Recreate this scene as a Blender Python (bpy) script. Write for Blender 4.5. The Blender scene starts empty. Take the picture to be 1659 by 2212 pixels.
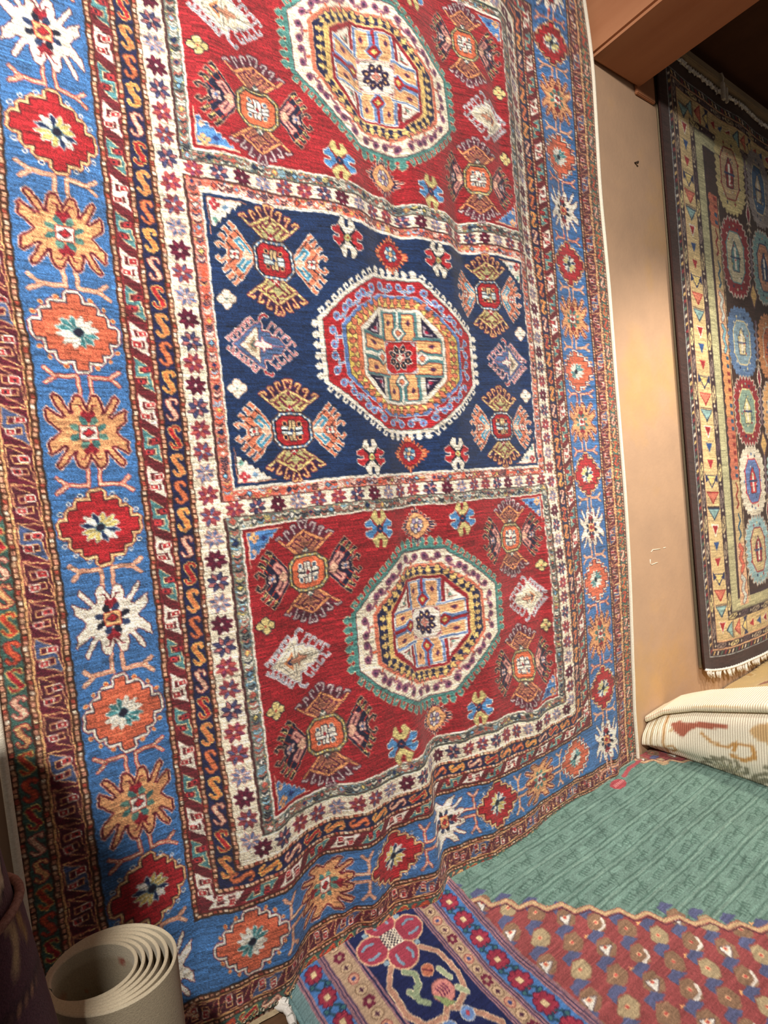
import bpy, math, random
import numpy as np
from mathutils import Matrix, Vector
PI = math.pi
scene = bpy.context.scene
COL = scene.collection

# ---------------------------------------------------------------- camera
F_PX, W_PX = 1150.0, 1659.0
cd = bpy.data.cameras.new('camera'); cam = bpy.data.objects.new('camera', cd); COL.objects.link(cam)
cd.sensor_fit = 'HORIZONTAL'; cd.sensor_width = 36.0; cd.lens = 36.0*F_PX/W_PX
cd.clip_start = .02; cd.clip_end = 50
_r, _d, _f = (.8259, .0944, -.5558), (-.0984, .9949, .0227), (.5551, .0359, .8310)      # right, down, forward in (along wall, down, into wall)
_b = lambda v: Vector((v[0], v[2], -v[1])).normalized()
_fw = _b(_f); _rt = _b(_r); _rt = (_rt-_fw*_rt.dot(_fw)).normalized(); _up = _rt.cross(_fw)
cam.matrix_world = Matrix(((_rt.x, _up.x, -_fw.x, -.9484), (_rt.y, _up.y, -_fw.y, -1.2496), (_rt.z, _up.z, -_fw.z, 1.2103), (0, 0, 0, 1)))
scene.camera = cam

# ---------------------------------------------------------------- light and exposure
vs = scene.view_settings
vs.view_transform = 'Standard'; vs.look = 'None'; vs.exposure = 0.0; vs.gamma = 1.0; vs.use_curve_mapping = False
world = bpy.data.worlds.new('room_air'); scene.world = world; world.use_nodes = True
world.node_tree.nodes['Background'].inputs[0].default_value = (1.0, .9, .78, 1)
world.node_tree.nodes['Background'].inputs[1].default_value = .16

def spot(name, loc, to, power, angle, blend, col, size=.06):
    l = bpy.data.lights.new(name, 'SPOT'); l.energy = power; l.spot_size = math.radians(angle); l.spot_blend = blend
    l.color = col; l.shadow_soft_size = size
    o = bpy.data.objects.new(name, l); COL.objects.link(o); o.location = loc
    o.rotation_euler = (Vector(to)-Vector(loc)).to_track_quat('-Z', 'Y').to_euler()
    return o
def area(name, loc, to, power, sx, sy, col):
    l = bpy.data.lights.new(name, 'AREA'); l.energy = power; l.shape = 'RECTANGLE'; l.size = sx; l.size_y = sy; l.color = col
    o = bpy.data.objects.new(name, l); COL.objects.link(o); o.location = loc
    o.rotation_euler = (Vector(to)-Vector(loc)).to_track_quat('-Z', 'Y').to_euler()
    return o
WARM = (1.0, .87, .70); NEUT = (1.0, .93, .84)
spot('ceiling_spot_light', (-1.5, -2.0, 3.0), (-.3, 0, 1.95), 640, 88, .8, NEUT, .07)
spot('ceiling_spot_light', (.95, -1.9, 3.0), (1.15, -.1, .45), 215, 66, .85, NEUT, .07)
spot('bay_spot_light', (1.75, -1.35, 2.7), (1.75, -.1, .35), 190, 84, .65, WARM, .06)

# ---------------------------------------------------------------- helpers
def lin(c):
    c = np.asarray(c, np.float64)
    return np.where(c <= .04045, c/12.92, ((c+.055)/1.055)**2.4)
def rgba(h): return tuple(float(v) for v in lin([int(h[i:i+2], 16)/255 for i in (0, 2, 4)]))+(1.0,)

def put(name, me, mat=None, parent=None, loc=(0, 0, 0)):
    o = bpy.data.objects.new(name, me); COL.objects.link(o); o.location = loc
    if mat is not None: me.materials.append(mat)
    if parent is not None: o.parent = parent
    return o
def thing(name, label, cat, loc=(0, 0, 0), group=None):
    o = bpy.data.objects.new(name, None); COL.objects.link(o); o.location = loc; o.empty_display_size = .05
    o['label'] = label; o['category'] = cat
    if group: o['group'] = group
    return o
def tag(o, label, cat, group=None):
    o['label'] = label; o['category'] = cat
    if group: o['group'] = group
    return o
def structure(o): o['kind'] = 'structure'; return o

def grid_mesh(name, co, col=None, smooth=True):
    """co: (rows, columns, 3) points; col: same shape sRGB colour of every knot."""
    ny, nx = co.shape[:2]
    idx = np.arange(ny*nx, dtype=np.int32).reshape(ny, nx)
    q = np.stack([idx[:-1, :-1], idx[:-1, 1:], idx[1:, 1:], idx[1:, :-1]], -1).reshape(-1, 4)
    me = bpy.data.meshes.new(name)
    me.vertices.add(ny*nx); me.vertices.foreach_set('co', np.ascontiguousarray(co, np.float32).ravel())
    me.loops.add(q.size); me.loops.foreach_set('vertex_index', q.ravel())
    me.polygons.add(len(q)); me.polygons.foreach_set('loop_start', np.arange(0, q.size, 4, dtype=np.int32))
    me.update(calc_edges=True)
    if smooth: me.polygons.foreach_set('use_smooth', np.ones(len(q), bool))
    if col is not None:
        a = me.color_attributes.new('knots', 'FLOAT_COLOR', 'POINT')
        d = np.ones((ny*nx, 4), np.float32); d[:, :3] = lin(np.clip(col, 0, 1)).reshape(-1, 3)
        a.data.foreach_set('color', d.ravel())
    me.validate(); return me

def py_mesh(name, V, Fc, smooth=False):
    me = bpy.data.meshes.new(name); me.from_pydata([tuple(v) for v in V], [], Fc); me.update()
    if smooth: me.polygons.foreach_set('use_smooth', np.ones(len(Fc), bool))
    return me
def box_mesh(name, x0, x1, y0, y1, z0, z1):
    V = [(x, y, z) for x in (x0, x1) for y in (y0, y1) for z in (z0, z1)]
    return py_mesh(name, V, [(0, 1, 3, 2), (4, 6, 7, 5), (0, 4, 5, 1), (2, 3, 7, 6), (0, 2, 6, 4), (1, 5, 7, 3)])
def tube_mesh(name, pts, rad, n=8, cap=True):
    pts = [Vector(p) for p in pts]; V = []; Fc = []
    up = Vector((.13, .21, 1)).normalized()
    for i, p in enumerate(pts):
        t = (pts[min(i+1, len(pts)-1)]-pts[max(i-1, 0)]).normalized()
        a = t.cross(up if abs(t.dot(up)) < .95 else Vector((1, 0, 0))).normalized(); b = t.cross(a)
        r = rad[i] if hasattr(rad, '__len__') else rad
        for k in range(n):
            w = 2*PI*k/n; V.append(p+a*(r*math.cos(w))+b*(r*math.sin(w)))
    for i in range(len(pts)-1):
        for k in range(n): Fc.append((i*n+k, i*n+(k+1) % n, (i+1)*n+(k+1) % n, (i+1)*n+k))
    if cap: Fc += [tuple(range(n))[::-1], tuple((len(pts)-1)*n+k for k in range(n))]
    return py_mesh(name, V, Fc, True)

# ---------------------------------------------------------------- materials
def mat_new(name, rough=.8, spec=.2):
    m = bpy.data.materials.new(name); m.use_nodes = True
    N, L = m.node_tree.nodes, m.node_tree.links; b = N['Principled BSDF']
    b.inputs['Roughness'].default_value = rough; b.inputs['Specular IOR Level'].default_value = spec
    return m, N, L, b
def noise(N, L, scale, detail=3, rough=.55, stretch=None):
    t = N.new('ShaderNodeTexCoord'); n = N.new('ShaderNodeTexNoise')
    n.inputs['Scale'].default_value = scale; n.inputs['Detail'].default_value = detail; n.inputs['Roughness'].default_value = rough
    src = t.outputs['Object']
    if stretch:
        mp = N.new('ShaderNodeMapping'); mp.inputs['Scale'].default_value = stretch; L.new(src, mp.inputs['Vector']); src = mp.outputs['Vector']
    L.new(src, n.inputs['Vector']); return n
def ramp(N, L, src, stops):
    r = N.new('ShaderNodeValToRGB'); e = r.color_ramp.elements
    while len(e) < len(stops): e.new(.5)
    for k, (p, c) in enumerate(stops): e[k].position = p; e[k].color = c
    L.new(src, r.inputs['Fac']); return r
def bump(N, L, b, src, strength, dist):
    k = N.new('ShaderNodeBump'); k.inputs['Strength'].default_value = strength; k.inputs['Distance'].default_value = dist
    L.new(src, k.inputs['Height']); L.new(k.outputs['Normal'], b.inputs['Normal']); return k
def pile(name, grain=520, stretch=(1, 1, 1.6), amount=.35, sheen=.25, rough=.72, spec=.25, bs=.5, bd=.004):
    """Knotted wool: colour of each knot times a fine fleck, fuzzy relief, a little sheen."""
    m, N, L, b = mat_new(name, rough, spec)
    at = N.new('ShaderNodeAttribute'); at.attribute_name = 'knots'
    n1 = noise(N, L, grain, 2, .6, stretch); n2 = noise(N, L, 7, 3)
    r1 = ramp(N, L, n1.outputs['Fac'], [(.3, (1-amount,)*3+(1,)), (.7, (1+amount*.5,)*3+(1,))])
    r2 = ramp(N, L, n2.outputs['Fac'], [(.3, (.9, .9, .9, 1)), (.7, (1.06, 1.05, 1.04, 1))])
    a = N.new('ShaderNodeMix'); a.data_type = 'RGBA'; a.blend_type = 'MULTIPLY'; a.inputs[0].default_value = 1
    L.new(at.outputs['Color'], a.inputs[6]); L.new(r1.outputs['Color'], a.inputs[7])
    c = N.new('ShaderNodeMix'); c.data_type = 'RGBA'; c.blend_type = 'MULTIPLY'; c.inputs[0].default_value = 1
    L.new(a.outputs[2], c.inputs[6]); L.new(r2.outputs['Color'], c.inputs[7]); L.new(c.outputs[2], b.inputs['Base Color'])
    b.inputs['Sheen Weight'].default_value = sheen; b.inputs['Sheen Roughness'].default_value = .4
    bump(N, L, b, n1.outputs['Fac'], bs, bd); return m
def plain(name, c1, c2, scale=30, rough=.85, spec=.15, bs=.3, bd=.004, stretch=None, detail=4):
    m, N, L, b = mat_new(name, rough, spec)
    n = noise(N, L, scale, detail, .6, stretch)
    r = ramp(N, L, n.outputs['Fac'], [(.32, rgba(c1)), (.68, rgba(c2))]); L.new(r.outputs['Color'], b.inputs['Base Color'])
    if bs: bump(N, L, b, n.outputs['Fac'], bs, bd)
    return m
def wall_paint():
    m, N, L, b = mat_new('tan_limewashed_plaster', .8, .2)
    n = noise(N, L, 1.7, 5, .6); n2 = noise(N, L, 45, 4, .6); n3 = noise(N, L, 9, 3)
    r = ramp(N, L, n.outputs['Fac'], [(.3, rgba('ab8e76')), (.52, rgba('b3947a')), (.66, rgba('ba966c')), (.8, rgba('b89a82'))])
    r2 = ramp(N, L, n3.outputs['Fac'], [(.3, (.94, .94, .94, 1)), (.7, (1.03, 1.02, 1.0, 1))])
    a = N.new('ShaderNodeMix'); a.data_type = 'RGBA'; a.blend_type = 'MULTIPLY'; a.inputs[0].default_value = 1
    L.new(r.outputs['Color'], a.inputs[6]); L.new(r2.outputs['Color'], a.inputs[7]); L.new(a.outputs[2], b.inputs['Base Color'])
    bump(N, L, b, n2.outputs['Fac'], .25, .004); return m
# ---------------------------------------------------------------- woven pattern drawing
class Loom:
    """A grid of knots (rows y, columns x) that motifs are knotted into."""
    def __init__(s, x0, x1, y0, y1, rx, ry, bg):
        s.x0, s.y0, s.rx, s.ry = x0, y0, rx, ry
        s.nx, s.ny = int(round((x1-x0)*rx)), int(round((y1-y0)*ry))
        s.a = np.empty((s.ny, s.nx, 3), np.float32); s.a[:] = bg
        s.px = x0+(np.arange(s.nx)+.5)/rx; s.py = y0+(np.arange(s.ny)+.5)/ry
        s.at()
    def at(s, cx=0, cy=0, A=((1, 0), (0, 1)), k=1.0):
        s.c = np.array([cx, cy], float); s.A = np.array(A, float)*k; s.k = k
        return s
    def tf(s, pts):
        return np.asarray(pts, float)@s.A.T+s.c
    def box(s, p, pad):
        i0 = max(0, int((p[:, 0].min()-pad-s.x0)*s.rx)-1); i1 = min(s.nx, int((p[:, 0].max()+pad-s.x0)*s.rx)+2)
        j0 = max(0, int((p[:, 1].min()-pad-s.y0)*s.ry)-1); j1 = min(s.ny, int((p[:, 1].max()+pad-s.y0)*s.ry)+2)
        return i0, max(i0, i1), j0, max(j0, j1)
    def pmask(s, p, b):
        i0, i1, j0, j1 = b
        X = s.px[i0:i1][None, :]; Y = s.py[j0:j1][:, None]
        m = np.zeros((j1-j0, i1-i0), bool)
        q = np.roll(p, -1, 0)
        for (xa, ya), (xb, yb) in zip(p, q):
            if ya == yb: continue
            r = (Y >= min(ya, yb)) & (Y < max(ya, yb))
            m ^= r & (X < xa+(Y-ya)*(xb-xa)/(yb-ya))
        return m
    def dil(s, m, w):
        n = max(1, int(round(w*s.ry)))
        o = m
        for _ in range(n):
            q = o.copy()
            q[1:] |= o[:-1]; q[:-1] |= o[1:]; q[:, 1:] |= o[:, :-1]; q[:, :-1] |= o[:, 1:]
            o = q
        return o
    def put(s, m, b, col, outs):
        t = s.a[b[2]:b[3], b[0]:b[1]]
        for w, c in sorted(outs, key=lambda z: -z[0]):
            t[s.dil(m, w*s.k)] = c
        t[m] = col
    def poly(s, pts, col, *outs):
        p = s.tf(pts); b = s.box(p, sum(o[0] for o in outs)+.02)
        if b[1] > b[0] and b[3] > b[2]: s.put(s.pmask(p, b), b, col, outs)
        return s
    def sym(s, q, col, *outs):
        """q: the first-quadrant run of an outline, from the y axis to the x axis; mirrored four ways."""
        q = [tuple(z) for z in q]; r = q[::-1]
        return s.poly(q+[(x, -y) for x, y in r]+[(-x, -y) for x, y in q]+[(-x, y) for x, y in r], col, *outs)
    def line(s, pts, w, col, *outs):
        p = s.tf(pts); w = w*s.k; b = s.box(p, w+sum(o[0] for o in outs)+.02)
        if not (b[1] > b[0] and b[3] > b[2]): return s
        X = s.px[b[0]:b[1]][None, :]; Y = s.py[b[2]:b[3]][:, None]
        m = np.zeros((b[3]-b[2], b[1]-b[0]), bool)
        for (xa, ya), (xb, yb) in zip(p[:-1], p[1:]):
            dx, dy = xb-xa, yb-ya; L = dx*dx+dy*dy+1e-12
            t = np.clip(((X-xa)*dx+(Y-ya)*dy)/L, 0, 1)
            m |= (X-xa-t*dx)**2+(Y-ya-t*dy)**2 < (w/2)**2
        s.put(m, b, col, outs)
        return s
    def disc(s, x, y, r, col, *outs, n=12, ry=None):
        a = np.linspace(0, 2*PI, n, endpoint=False)
        return s.poly(np.c_[x+r*np.cos(a), y+(ry or r)*np.sin(a)], col, *outs)
    def rect(s, x0, x1, y0, y1, col, *outs):
        return s.poly([(x0, y0), (x1, y0), (x1, y1), (x0, y1)], col, *outs)

def C(h): return np.array([int(h[i:i+2], 16)/255 for i in (0, 2, 4)], np.float32)
CREAM, IVORY, NAVY, INK, BLUE = C('f3e6cd'), C('f7eddb'), C('1d2f58'), C('191a2e'), C('406fa8')
RED, BRICK, MAROON, ORANGE, PEACH = C('a8242c'), C('8e2229'), C('5f1a2a'), C('d9643f'), C('eeb47c')
PINK, BROWN, TEAL, GREEN, GREY = C('eebaa0'), C('472619'), C('44858c'), C('3c5c50'), C('77766b')
YELLOW, SALMON, WINE, SKY, LIME = C('d9c173'), C('d97a5c'), C('7a2440'), C('7fb0d0'), C('c3bd7d')
SIDES = ('left', 'right', 'top', 'bottom')

def strip(L, side, t, s_):
    """Local frame of a border strip: x runs across (inwards), y along it."""
    if side == 'left': return L.at(t, s_)
    if side == 'right': return L.at(8-t, s_, ((-1, 0), (0, 1)))
    if side == 'top': return L.at(s_, t, ((0, 1), (1, 0)))
    return L.at(s_, 14-t, ((0, 1), (-1, 0)))

def frame(L, o0, o1, col):
    L.at()
    for r in ((o0, 8-o0, o0, o1), (o0, 8-o0, 14-o1, 14-o0), (o0, o1, o0, 14-o0), (8-o1, 8-o0, o0, 14-o0)):
        L.rect(*r, col)

def run(L, t, pitch, fn, rnd):
    """Repeat a motif along the four sides of the frame at offset t."""
    for side in SIDES:
        end = (14 if side in ('left', 'right') else 8)-t
        n = int(round((end-t)/pitch)); p = (end-t)/n
        for k in range(n):
            strip(L, side, t, t+(k+.5)*p); fn(k, p, side)

def beads(L, o, w, rnd, dark=BROWN):
    frame(L, o-w*.75, o+w*.75, dark)
    def one(k, p, side):
        L.rect(-w*.34, w*.34, -p*.36, p*.36, [C('dcae8c'), C('d8987e'), C('e8d2bc'), C('a84a3c')][(0, 1, 0, 3, 1, 2, 0, 1)[k % 8]])
    run(L, o, .055, one, rnd)

STARQ = [(0, .2), (.018, .275), (.058, .365), (.105, .36), (.128, .28), (.122, .19), (.155, .185), (.25, .345), (.285, .37),
         (.285, .325), (.185, .15), (.225, .135), (.265, .165), (.35, .23), (.345, .12), (.26, .035), (.235, 0)]
def border_star(L, pale):
    if pale: L.sym(STARQ, IVORY, (.013, C('6a2a35')))
    else: L.sym([(x*.97, y*.97) for x, y in STARQ], C('dfa070'), (.026, C('5c1426')), (.041, PINK))
    for s in (1, -1):
        L.poly([(0, s*.1), (.07, s*.19), (.03, s*.24), (0, s*.2), (-.03, s*.24), (-.07, s*.19)], C('8a1f2c'))
        for r in (1, -1): L.line([(r*.03, s*.2), (r*.052, s*.27), (r*.085, s*.275)], .016, C('6a1626'))
    c1, c2 = (INK, C('2b3a5e')) if pale else (C('3f7070'), C('5d8a80'))
    for i in range(8):
        a = i*PI/4+PI/8; r = .185
        L.poly([(.05*math.cos(a-.5), .05*math.sin(a-.5)), (r*.8*math.cos(a-.22), r*.8*math.sin(a-.22)),
                (r*math.cos(a), r*math.sin(a)), (r*.8*math.cos(a+.22), r*.8*math.sin(a+.22)), (.05*math.cos(a+.5), .05*math.sin(a+.5))], c1 if i % 2 else c2)
    L.rect(-.078, .078, -.064, .064, PEACH if pale else IVORY, (.012, C('a8322e')))
    L.poly([(0, .042), (.05, 0), (0, -.042), (-.05, 0)], C('b02a30'), (.012, C('3c2038')))

CROSSQ = [(0, .385), (.055, .385), (.055, .285), (.185, .285), (.185, .19), (.27, .19), (.27, .075), (.355, .075), (.355, 0)]
def border_cross(L, red, k):
    if red: L.sym(CROSSQ, RED, (.012, C('30101c')), (.034, C('edc08c')), (.045, C('8f4038')))
    else: L.sym(CROSSQ, C('d0684c'), (.014, C('241c38')), (.036, IVORY), (.05, C('7d2a3c')))
    for i in range(12):
        a = i*PI/6+.26; q = (i//3) % 2
        col = (NAVY if q == 0 else YELLOW) if red else (TEAL if q == 0 else IVORY)
        if i % 3 == 1 and q == 0 and red: col = IVORY
        L.poly([(0, 0), (.13*math.cos(a-.2), .12*math.sin(a-.2)), (.195*math.cos(a), .17*math.sin(a)), (.13*math.cos(a+.2), .12*math.sin(a+.2))], col, (.006, C('cfd6d0')))
    L.disc(0, 0, .042, INK, (.01, C('5b7f88')))
    for sx in (1, -1):
        for sy in (1, -1):
            for x, y in ((.14, .345), (.26, .27), (.335, .165)):
                L.rect(sx*x-.014, sx*x+.014, sy*y-.013, sy*y+.013, C('2f4d88') if red else ORANGE, (.012, IVORY if red else PEACH))

def fork(L, rim):
    for s in (1, -1):
        L.line([(s*.05, -.2), (s*.055, .03), (s*.235, .03), (s*.32, -.045)], .026, PINK, (.011, rim))
        L.line([(s*.235, .03), (s*.335, .1)], .026, PINK, (.011, rim))

def latch(L, w, pale, inner):
    """One Z-shaped ribbon with two little boxes; x across -1..1 of half width w, y along 0..1 of the pitch."""
    P = lambda l, p: [((x-.5)*w, (y-.5)*p) for x, y in l]
    def one(p, k):
        a, rim = (IVORY, None) if k % 2 == 0 else (C('4f8288'), C('e9cfa0'))
        if inner == 'gold': a, rim = (C('4a5a86') if k % 3 == 1 else C('54202f'), PEACH)
        if k % 1 == 0:
            z = P([(.02, .02), (.72, .25), (.2, .25), (.22, .46), (.84, .46), (.98, .99), (.28, .77), (.76, .76), (.74, .56), (.04, .56)], p)
            L.poly(z, a, *([(.012, rim)] if rim is not None else []))
        for x, y in ((.7, .355), (.3, .665)):
            cx, cy = (x-.5)*w, (y-.5)*p
            L.rect(cx-.034, cx+.034, cy-.026, cy+.026, C('b43a3c') if k % 2 else C('a92e34'), (.012, IVORY if k % 2 == 0 or inner == 'gold' else MAROON))
            L.rect(cx-.01, cx+.01, cy-.012, cy+.012, C('ead2c0') if k % 2 == 0 else INK)
        L.line(P([(.02, .985), (.98, 1.08)], p), .014, C('7a2530') if inner != 'gold' else PEACH)
    return one

ESS = [(.4, -.28), (.3, -.44), (-.05, -.48), (-.3, -.36), (-.12, -.1), (.18, .14), (.3, .34), (.05, .47), (-.3, .44), (-.42, .28)]
def ess(L, w, p, fill, rim):
    q = [(x*w, y*p*.92) for x, y in ESS]
    L.line(q, .02, fill, (.01, rim)); L.line(q[3:7], .042, fill, (.01, rim)); L.line(q, .018, fill)

def star8(L, r, a, b, mid):
    for i in range(8):
        t = i*PI/4+PI/8; u = (math.cos(t), math.sin(t)); v = (-u[1], u[0])
        L.poly([(u[0]*r*.16, u[1]*r*.16), (u[0]*r*.6+v[0]*r*.2, u[1]*r*.6+v[1]*r*.2), (u[0]*r*1.08, u[1]*r*1.08), (u[0]*r*.6-v[0]*r*.2, u[1]*r*.6-v[1]*r*.2)], a if i % 2 else b, (.009, mid))
    L.disc(0, 0, r*.16, IVORY)

STARS = [(C('6a1b34'), C('571530'), C('45122b')), (C('a8504c'), C('7a3a58'), C('8c3038')), (C('8f93a8'), C('5f6f9a'), C('d09a86')), (C('b06a66'), C('404468'), C('2c2444')), (C('8d4048'), C('555a80'), C('8c3a3c'))]

def guilloche(L, x0, x1, y0, y1, horiz, col, alt, rnd):
    L.at().rect(x0, x1, y0, y1, col)
    n = int(((x1-x0) if horiz else (y1-y0))/.085); w = ((y1-y0) if horiz else (x1-x0))
    for k in range(n):
        f = (k+.5)/n
        cx, cy = (x0+f*(x1-x0), (y0+y1)/2) if horiz else ((x0+x1)/2, y0+f*(y1-y0))
        L.at(cx, cy)
        c = [IVORY, YELLOW, SKY, alt, NAVY][int(rnd.integers(5))]
        if k % 3 == 0:
            L.poly([(0, .034), (.013, .013), (.034, 0), (.013, -.013), (0, -.034), (-.013, -.013), (-.034, 0), (-.013, .013)], c, (.007, INK if k % 2 else alt))
        else:
            for t in (-.03, .0, .03):
                L.line([(-.038, t-.01), (0, t+.014), (.038, t-.01)], .014, [c, INK, alt, IVORY][int(rnd.integers(4))])
        for s in (1, -1):
            q = (s*.042, s*w*.36) if horiz else (s*w*.36, s*.042)
            L.disc(q[0], q[1], .012, [IVORY, alt, SKY, YELLOW][int(rnd.integers(4))], n=6)

def octo(hx, hy, cx, cy): return [(-cx, hy), (cx, hy), (hx, cy), (hx, -cy), (cx, -hy), (-cx, -hy), (-hx, -cy), (-hx, cy)]

def along(pts, pitch):
    """Points and outward frames along a closed outline."""
    for a, b in zip(pts, pts[1:]+pts[:1]):
        a, b = np.array(a), np.array(b); d = b-a; L = np.hypot(*d); d = d/L
        n = max(1, int(round(L/pitch)))
        nrm = np.array([-d[1], d[0]])
        if nrm@((a+b)/2) < 0: nrm = -nrm
        for k in range(n): yield a+d*L*(k+.5)/n, d, nrm, L/n, k

def comb(L, pts, pitch, h, col, rim=None):
    c0, A0 = L.c.copy(), L.A.copy()
    for m, d, n, p, k in along(pts, pitch):
        if abs(d[0]) < .2 or abs(d[1]) < .2:      # straight sides: stepped arrow teeth
            s = [m-d*p*.5, m-d*p*.36+n*h*.42, m-d*p*.48+n*h*.62, m-d*p*.16+n*h, m+d*p*.16+n*h, m+d*p*.48+n*h*.62, m+d*p*.36+n*h*.42, m+d*p*.5]
            s = [m-d*p*.42, m-d*p*.22+n*h*.4, m-d*p*.4+n*h*.5, m-d*p*.3+n*h*.8, m+n*h, m+d*p*.3+n*h*.8, m+d*p*.4+n*h*.5, m+d*p*.22+n*h*.4, m+d*p*.42]
            L.poly(s, col, *([(.012, rim)] if rim is not None else []))
        else:                                      # slanting sides: latch hooks
            g = 1 if d[0]*d[1]*0+n[1] > 0 else -1
            e = d*(1 if (n[0] > 0) else -1)*(-1 if d[0]*n[0] < 0 else 1)
            e = np.array([-np.sign(n[0])*abs(d[0]), np.sign(n[1])*abs(d[1])]) if n[1] > 0 else np.array([-np.sign(n[0])*abs(d[0]), -abs(d[1])])
            s = [m, m+n*h*.62, m+n*h*.66+e*p*.42, m+n*h*.36+e*p*.44]
            L.line(s, .03, col, *([(.01, rim)] if rim is not None else []))

def fan(L, s, line1, line2, fill, hook, base, dot, tip, k=1):
    """Crab-claw palmette growing in the direction s of y."""
    f = lambda l: [(x, s*(y+.012)) for x, y in l]
    L.poly(f([(-.33, .45), (-.22, .53), (-.13, .575), (0, .6), (.13, .575), (.22, .53), (.33, .45), (0, .22)]), C('33203c') if fill[0] > .6 else C('5a2434'))
    L.poly(f([(-.09, .2), (-.245, .36), (0, .52), (.245, .36), (.09, .2)]), fill)
    for r in (1, -1):
        L.line(f([(r*.08, .21), (r*.38, .45)]), .028, line1, (.01, hook))
        L.line(f([(r*.38, .45), (r*.325, .475), (r*.3, .455)]), .026, tip, (.009, hook))
        for bx, by, ex, ey in ((.185, .40, .265, .52), (.105, .455, .165, .58), (.02, .51, .06, .63)):
            L.line(f([(r*bx, by), (r*ex, ey), (r*(ex-.05), ey+.012), (r*(ex-.068), ey-.02)]), .022, tip, (.009, hook))
        L.line(f([(r*.245, .36), (0, .515)]), .026, line1, (.009, hook))
        L.line(f([(r*.035, .3), (r*.14, .385), (r*.1, .42), (r*.055, .385), (r*.03, .42)]), .024, hook, (.006, line2))
        L.line(f([(r*.13, .3), (r*.2, .355), (r*.165, .375)]), .022, hook, (.006, line2))
    L.poly(f([(-.085, .2), (0, .31), (.085, .2)]), base, (.008, hook))
    L.line(f([(-.03, .22), (.03, .27)]), .016, dot); L.line(f([(.03, .22), (-.03, .27)]), .016, dot)
    L.poly(f([(0, .42), (.03, .465), (0, .51), (-.03, .465)]), hook, (.008, line1))

def wing(L, s, body, rim, ins, ins2, teeth):
    f = lambda l: [(s*(.25+(x-.25)*1.05), y*1.1) for x, y in l]
    dark = body is not SALMON
    L.poly(f([(.25, .045), (.43, .27), (.56, .14), (.585, .075), (.56, 0), (.585, -.075), (.56, -.14), (.43, -.27), (.25, -.045)]), body, (.013, rim))
    for y in (1, -1):                              # notched comb on the outer edges
        for x0, y0 in ((.452, .262), (.51, .2), (.563, .135)):
            L.poly(f([(x0-.012, y*(y0+.02)), (x0+.055, y*(y0+.075)), (x0+.085, y*(y0+.04)), (x0+.05, y*(y0+.028)), (x0+.022, y*(y0-.02))]), teeth, (.01, rim))
            L.line(f([(x0-.07, y*(y0-.085)), (x0+.005, y*(y0-.018))]), .014, INK if not dark else C('c0402f'))
        L.line(f([(.57, y*.05), (.64, y*.1), (.685, y*.075), (.66, y*.05)]), .024, teeth, (.01, rim))
        L.line(f([(.3, y*.04), (.41, y*.165), (.455, y*.125), (.41, y*.085), (.38, y*.05)]), .034, ins, (.01, C('7c3a48') if dark else rim))
    L.poly(f([(.28, 0), (.335, .055), (.39, 0), (.335, -.055)]), ins2, (.01, rim))
    for i in range(4): L.disc(s*.495+.04*math.cos(i*PI/2+.78), .04*math.sin(i*PI/2+.78), .026, IVORY, (.014, C('30203c')), n=8)
    for i in range(4): L.disc(s*.495+.04*math.cos(i*PI/2+.78), .04*math.sin(i*PI/2+.78), .024, IVORY if not dark else C('d8b0a4'), n=8)
    L.disc(s*.495, 0, .022, C('b03034') if not dark else C('5c78a8'), n=8)

def cluster(L, cx, cy, nv):
    L.at(cx, cy)
    if nv:
        for s in (1, -1):
            fan(L, s, C('dcc884'), C('b9a860'), C('b9b583'), C('6a2340'), C('a8242c'), IVORY, C('e4b074'))
            wing(L, s, SALMON, IVORY, C('4a8fb0'), PINK, SALMON)
        a, b, ring, bg, bar1, bar2 = IVORY, C('6f93b8'), INK, RED, C('c8d8d8'), C('d2b486')
    else:
        for s in (1, -1):
            fan(L, s, C('e09a64'), C('d08a5c'), C('8c5a4c'), C('562238'), C('4a5a55'), IVORY, C('b8aaa8'))
            wing(L, s, C('1b1e38'), C('c9a184'), C('d09488'), PINK, C('22202c'))
            for y in (1, -1):
                for x0, y0 in ((.452, .262), (.51, .2), (.563, .135)): L.line([(s*(x0+.01), y*(y0+.012)), (s*(x0+.06), y*(y0+.05))], .014, YELLOW)
        a, b, ring, bg, bar1, bar2 = YELLOW, C('a7a890'), C('3a3430'), C('d66a48'), IVORY, IVORY
    o = octo(.258, .232, .15, .13)
    L.poly(o, ring, (.01, C('5c4038')))
    for m, d, n, p, k in along(octo(.238, .215, .14, .12), .036):
        L.line([m-d*p*.3, m+d*p*.3], .022, a if k % 2 == 0 else b)
    L.poly(octo(.208, .187, .128, .11), bg, (.01, ring))
    for s in (1, -1):
        L.rect(min(0, s*.135), max(0, s*.135), -.046, -.008, bar1, (.007, INK)); L.rect(min(0, s*.135), max(0, s*.135), .008, .046, bar1, (.007, INK))
        L.rect(-.042, -.006, min(0, s*.12), max(0, s*.12), bar2, (.007, INK)); L.rect(.006, .042, min(0, s*.12), max(0, s*.12), bar2, (.007, INK))
        for y in (1, -1):
            L.rect(s*.095-.022, s*.095+.022, y*.088-.02, y*.088+.02, INK if nv else C('4a6078'), (.014, PEACH if nv else IVORY))
    L.disc(0, 0, .024, NAVY if nv else C('8c2430'))

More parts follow.
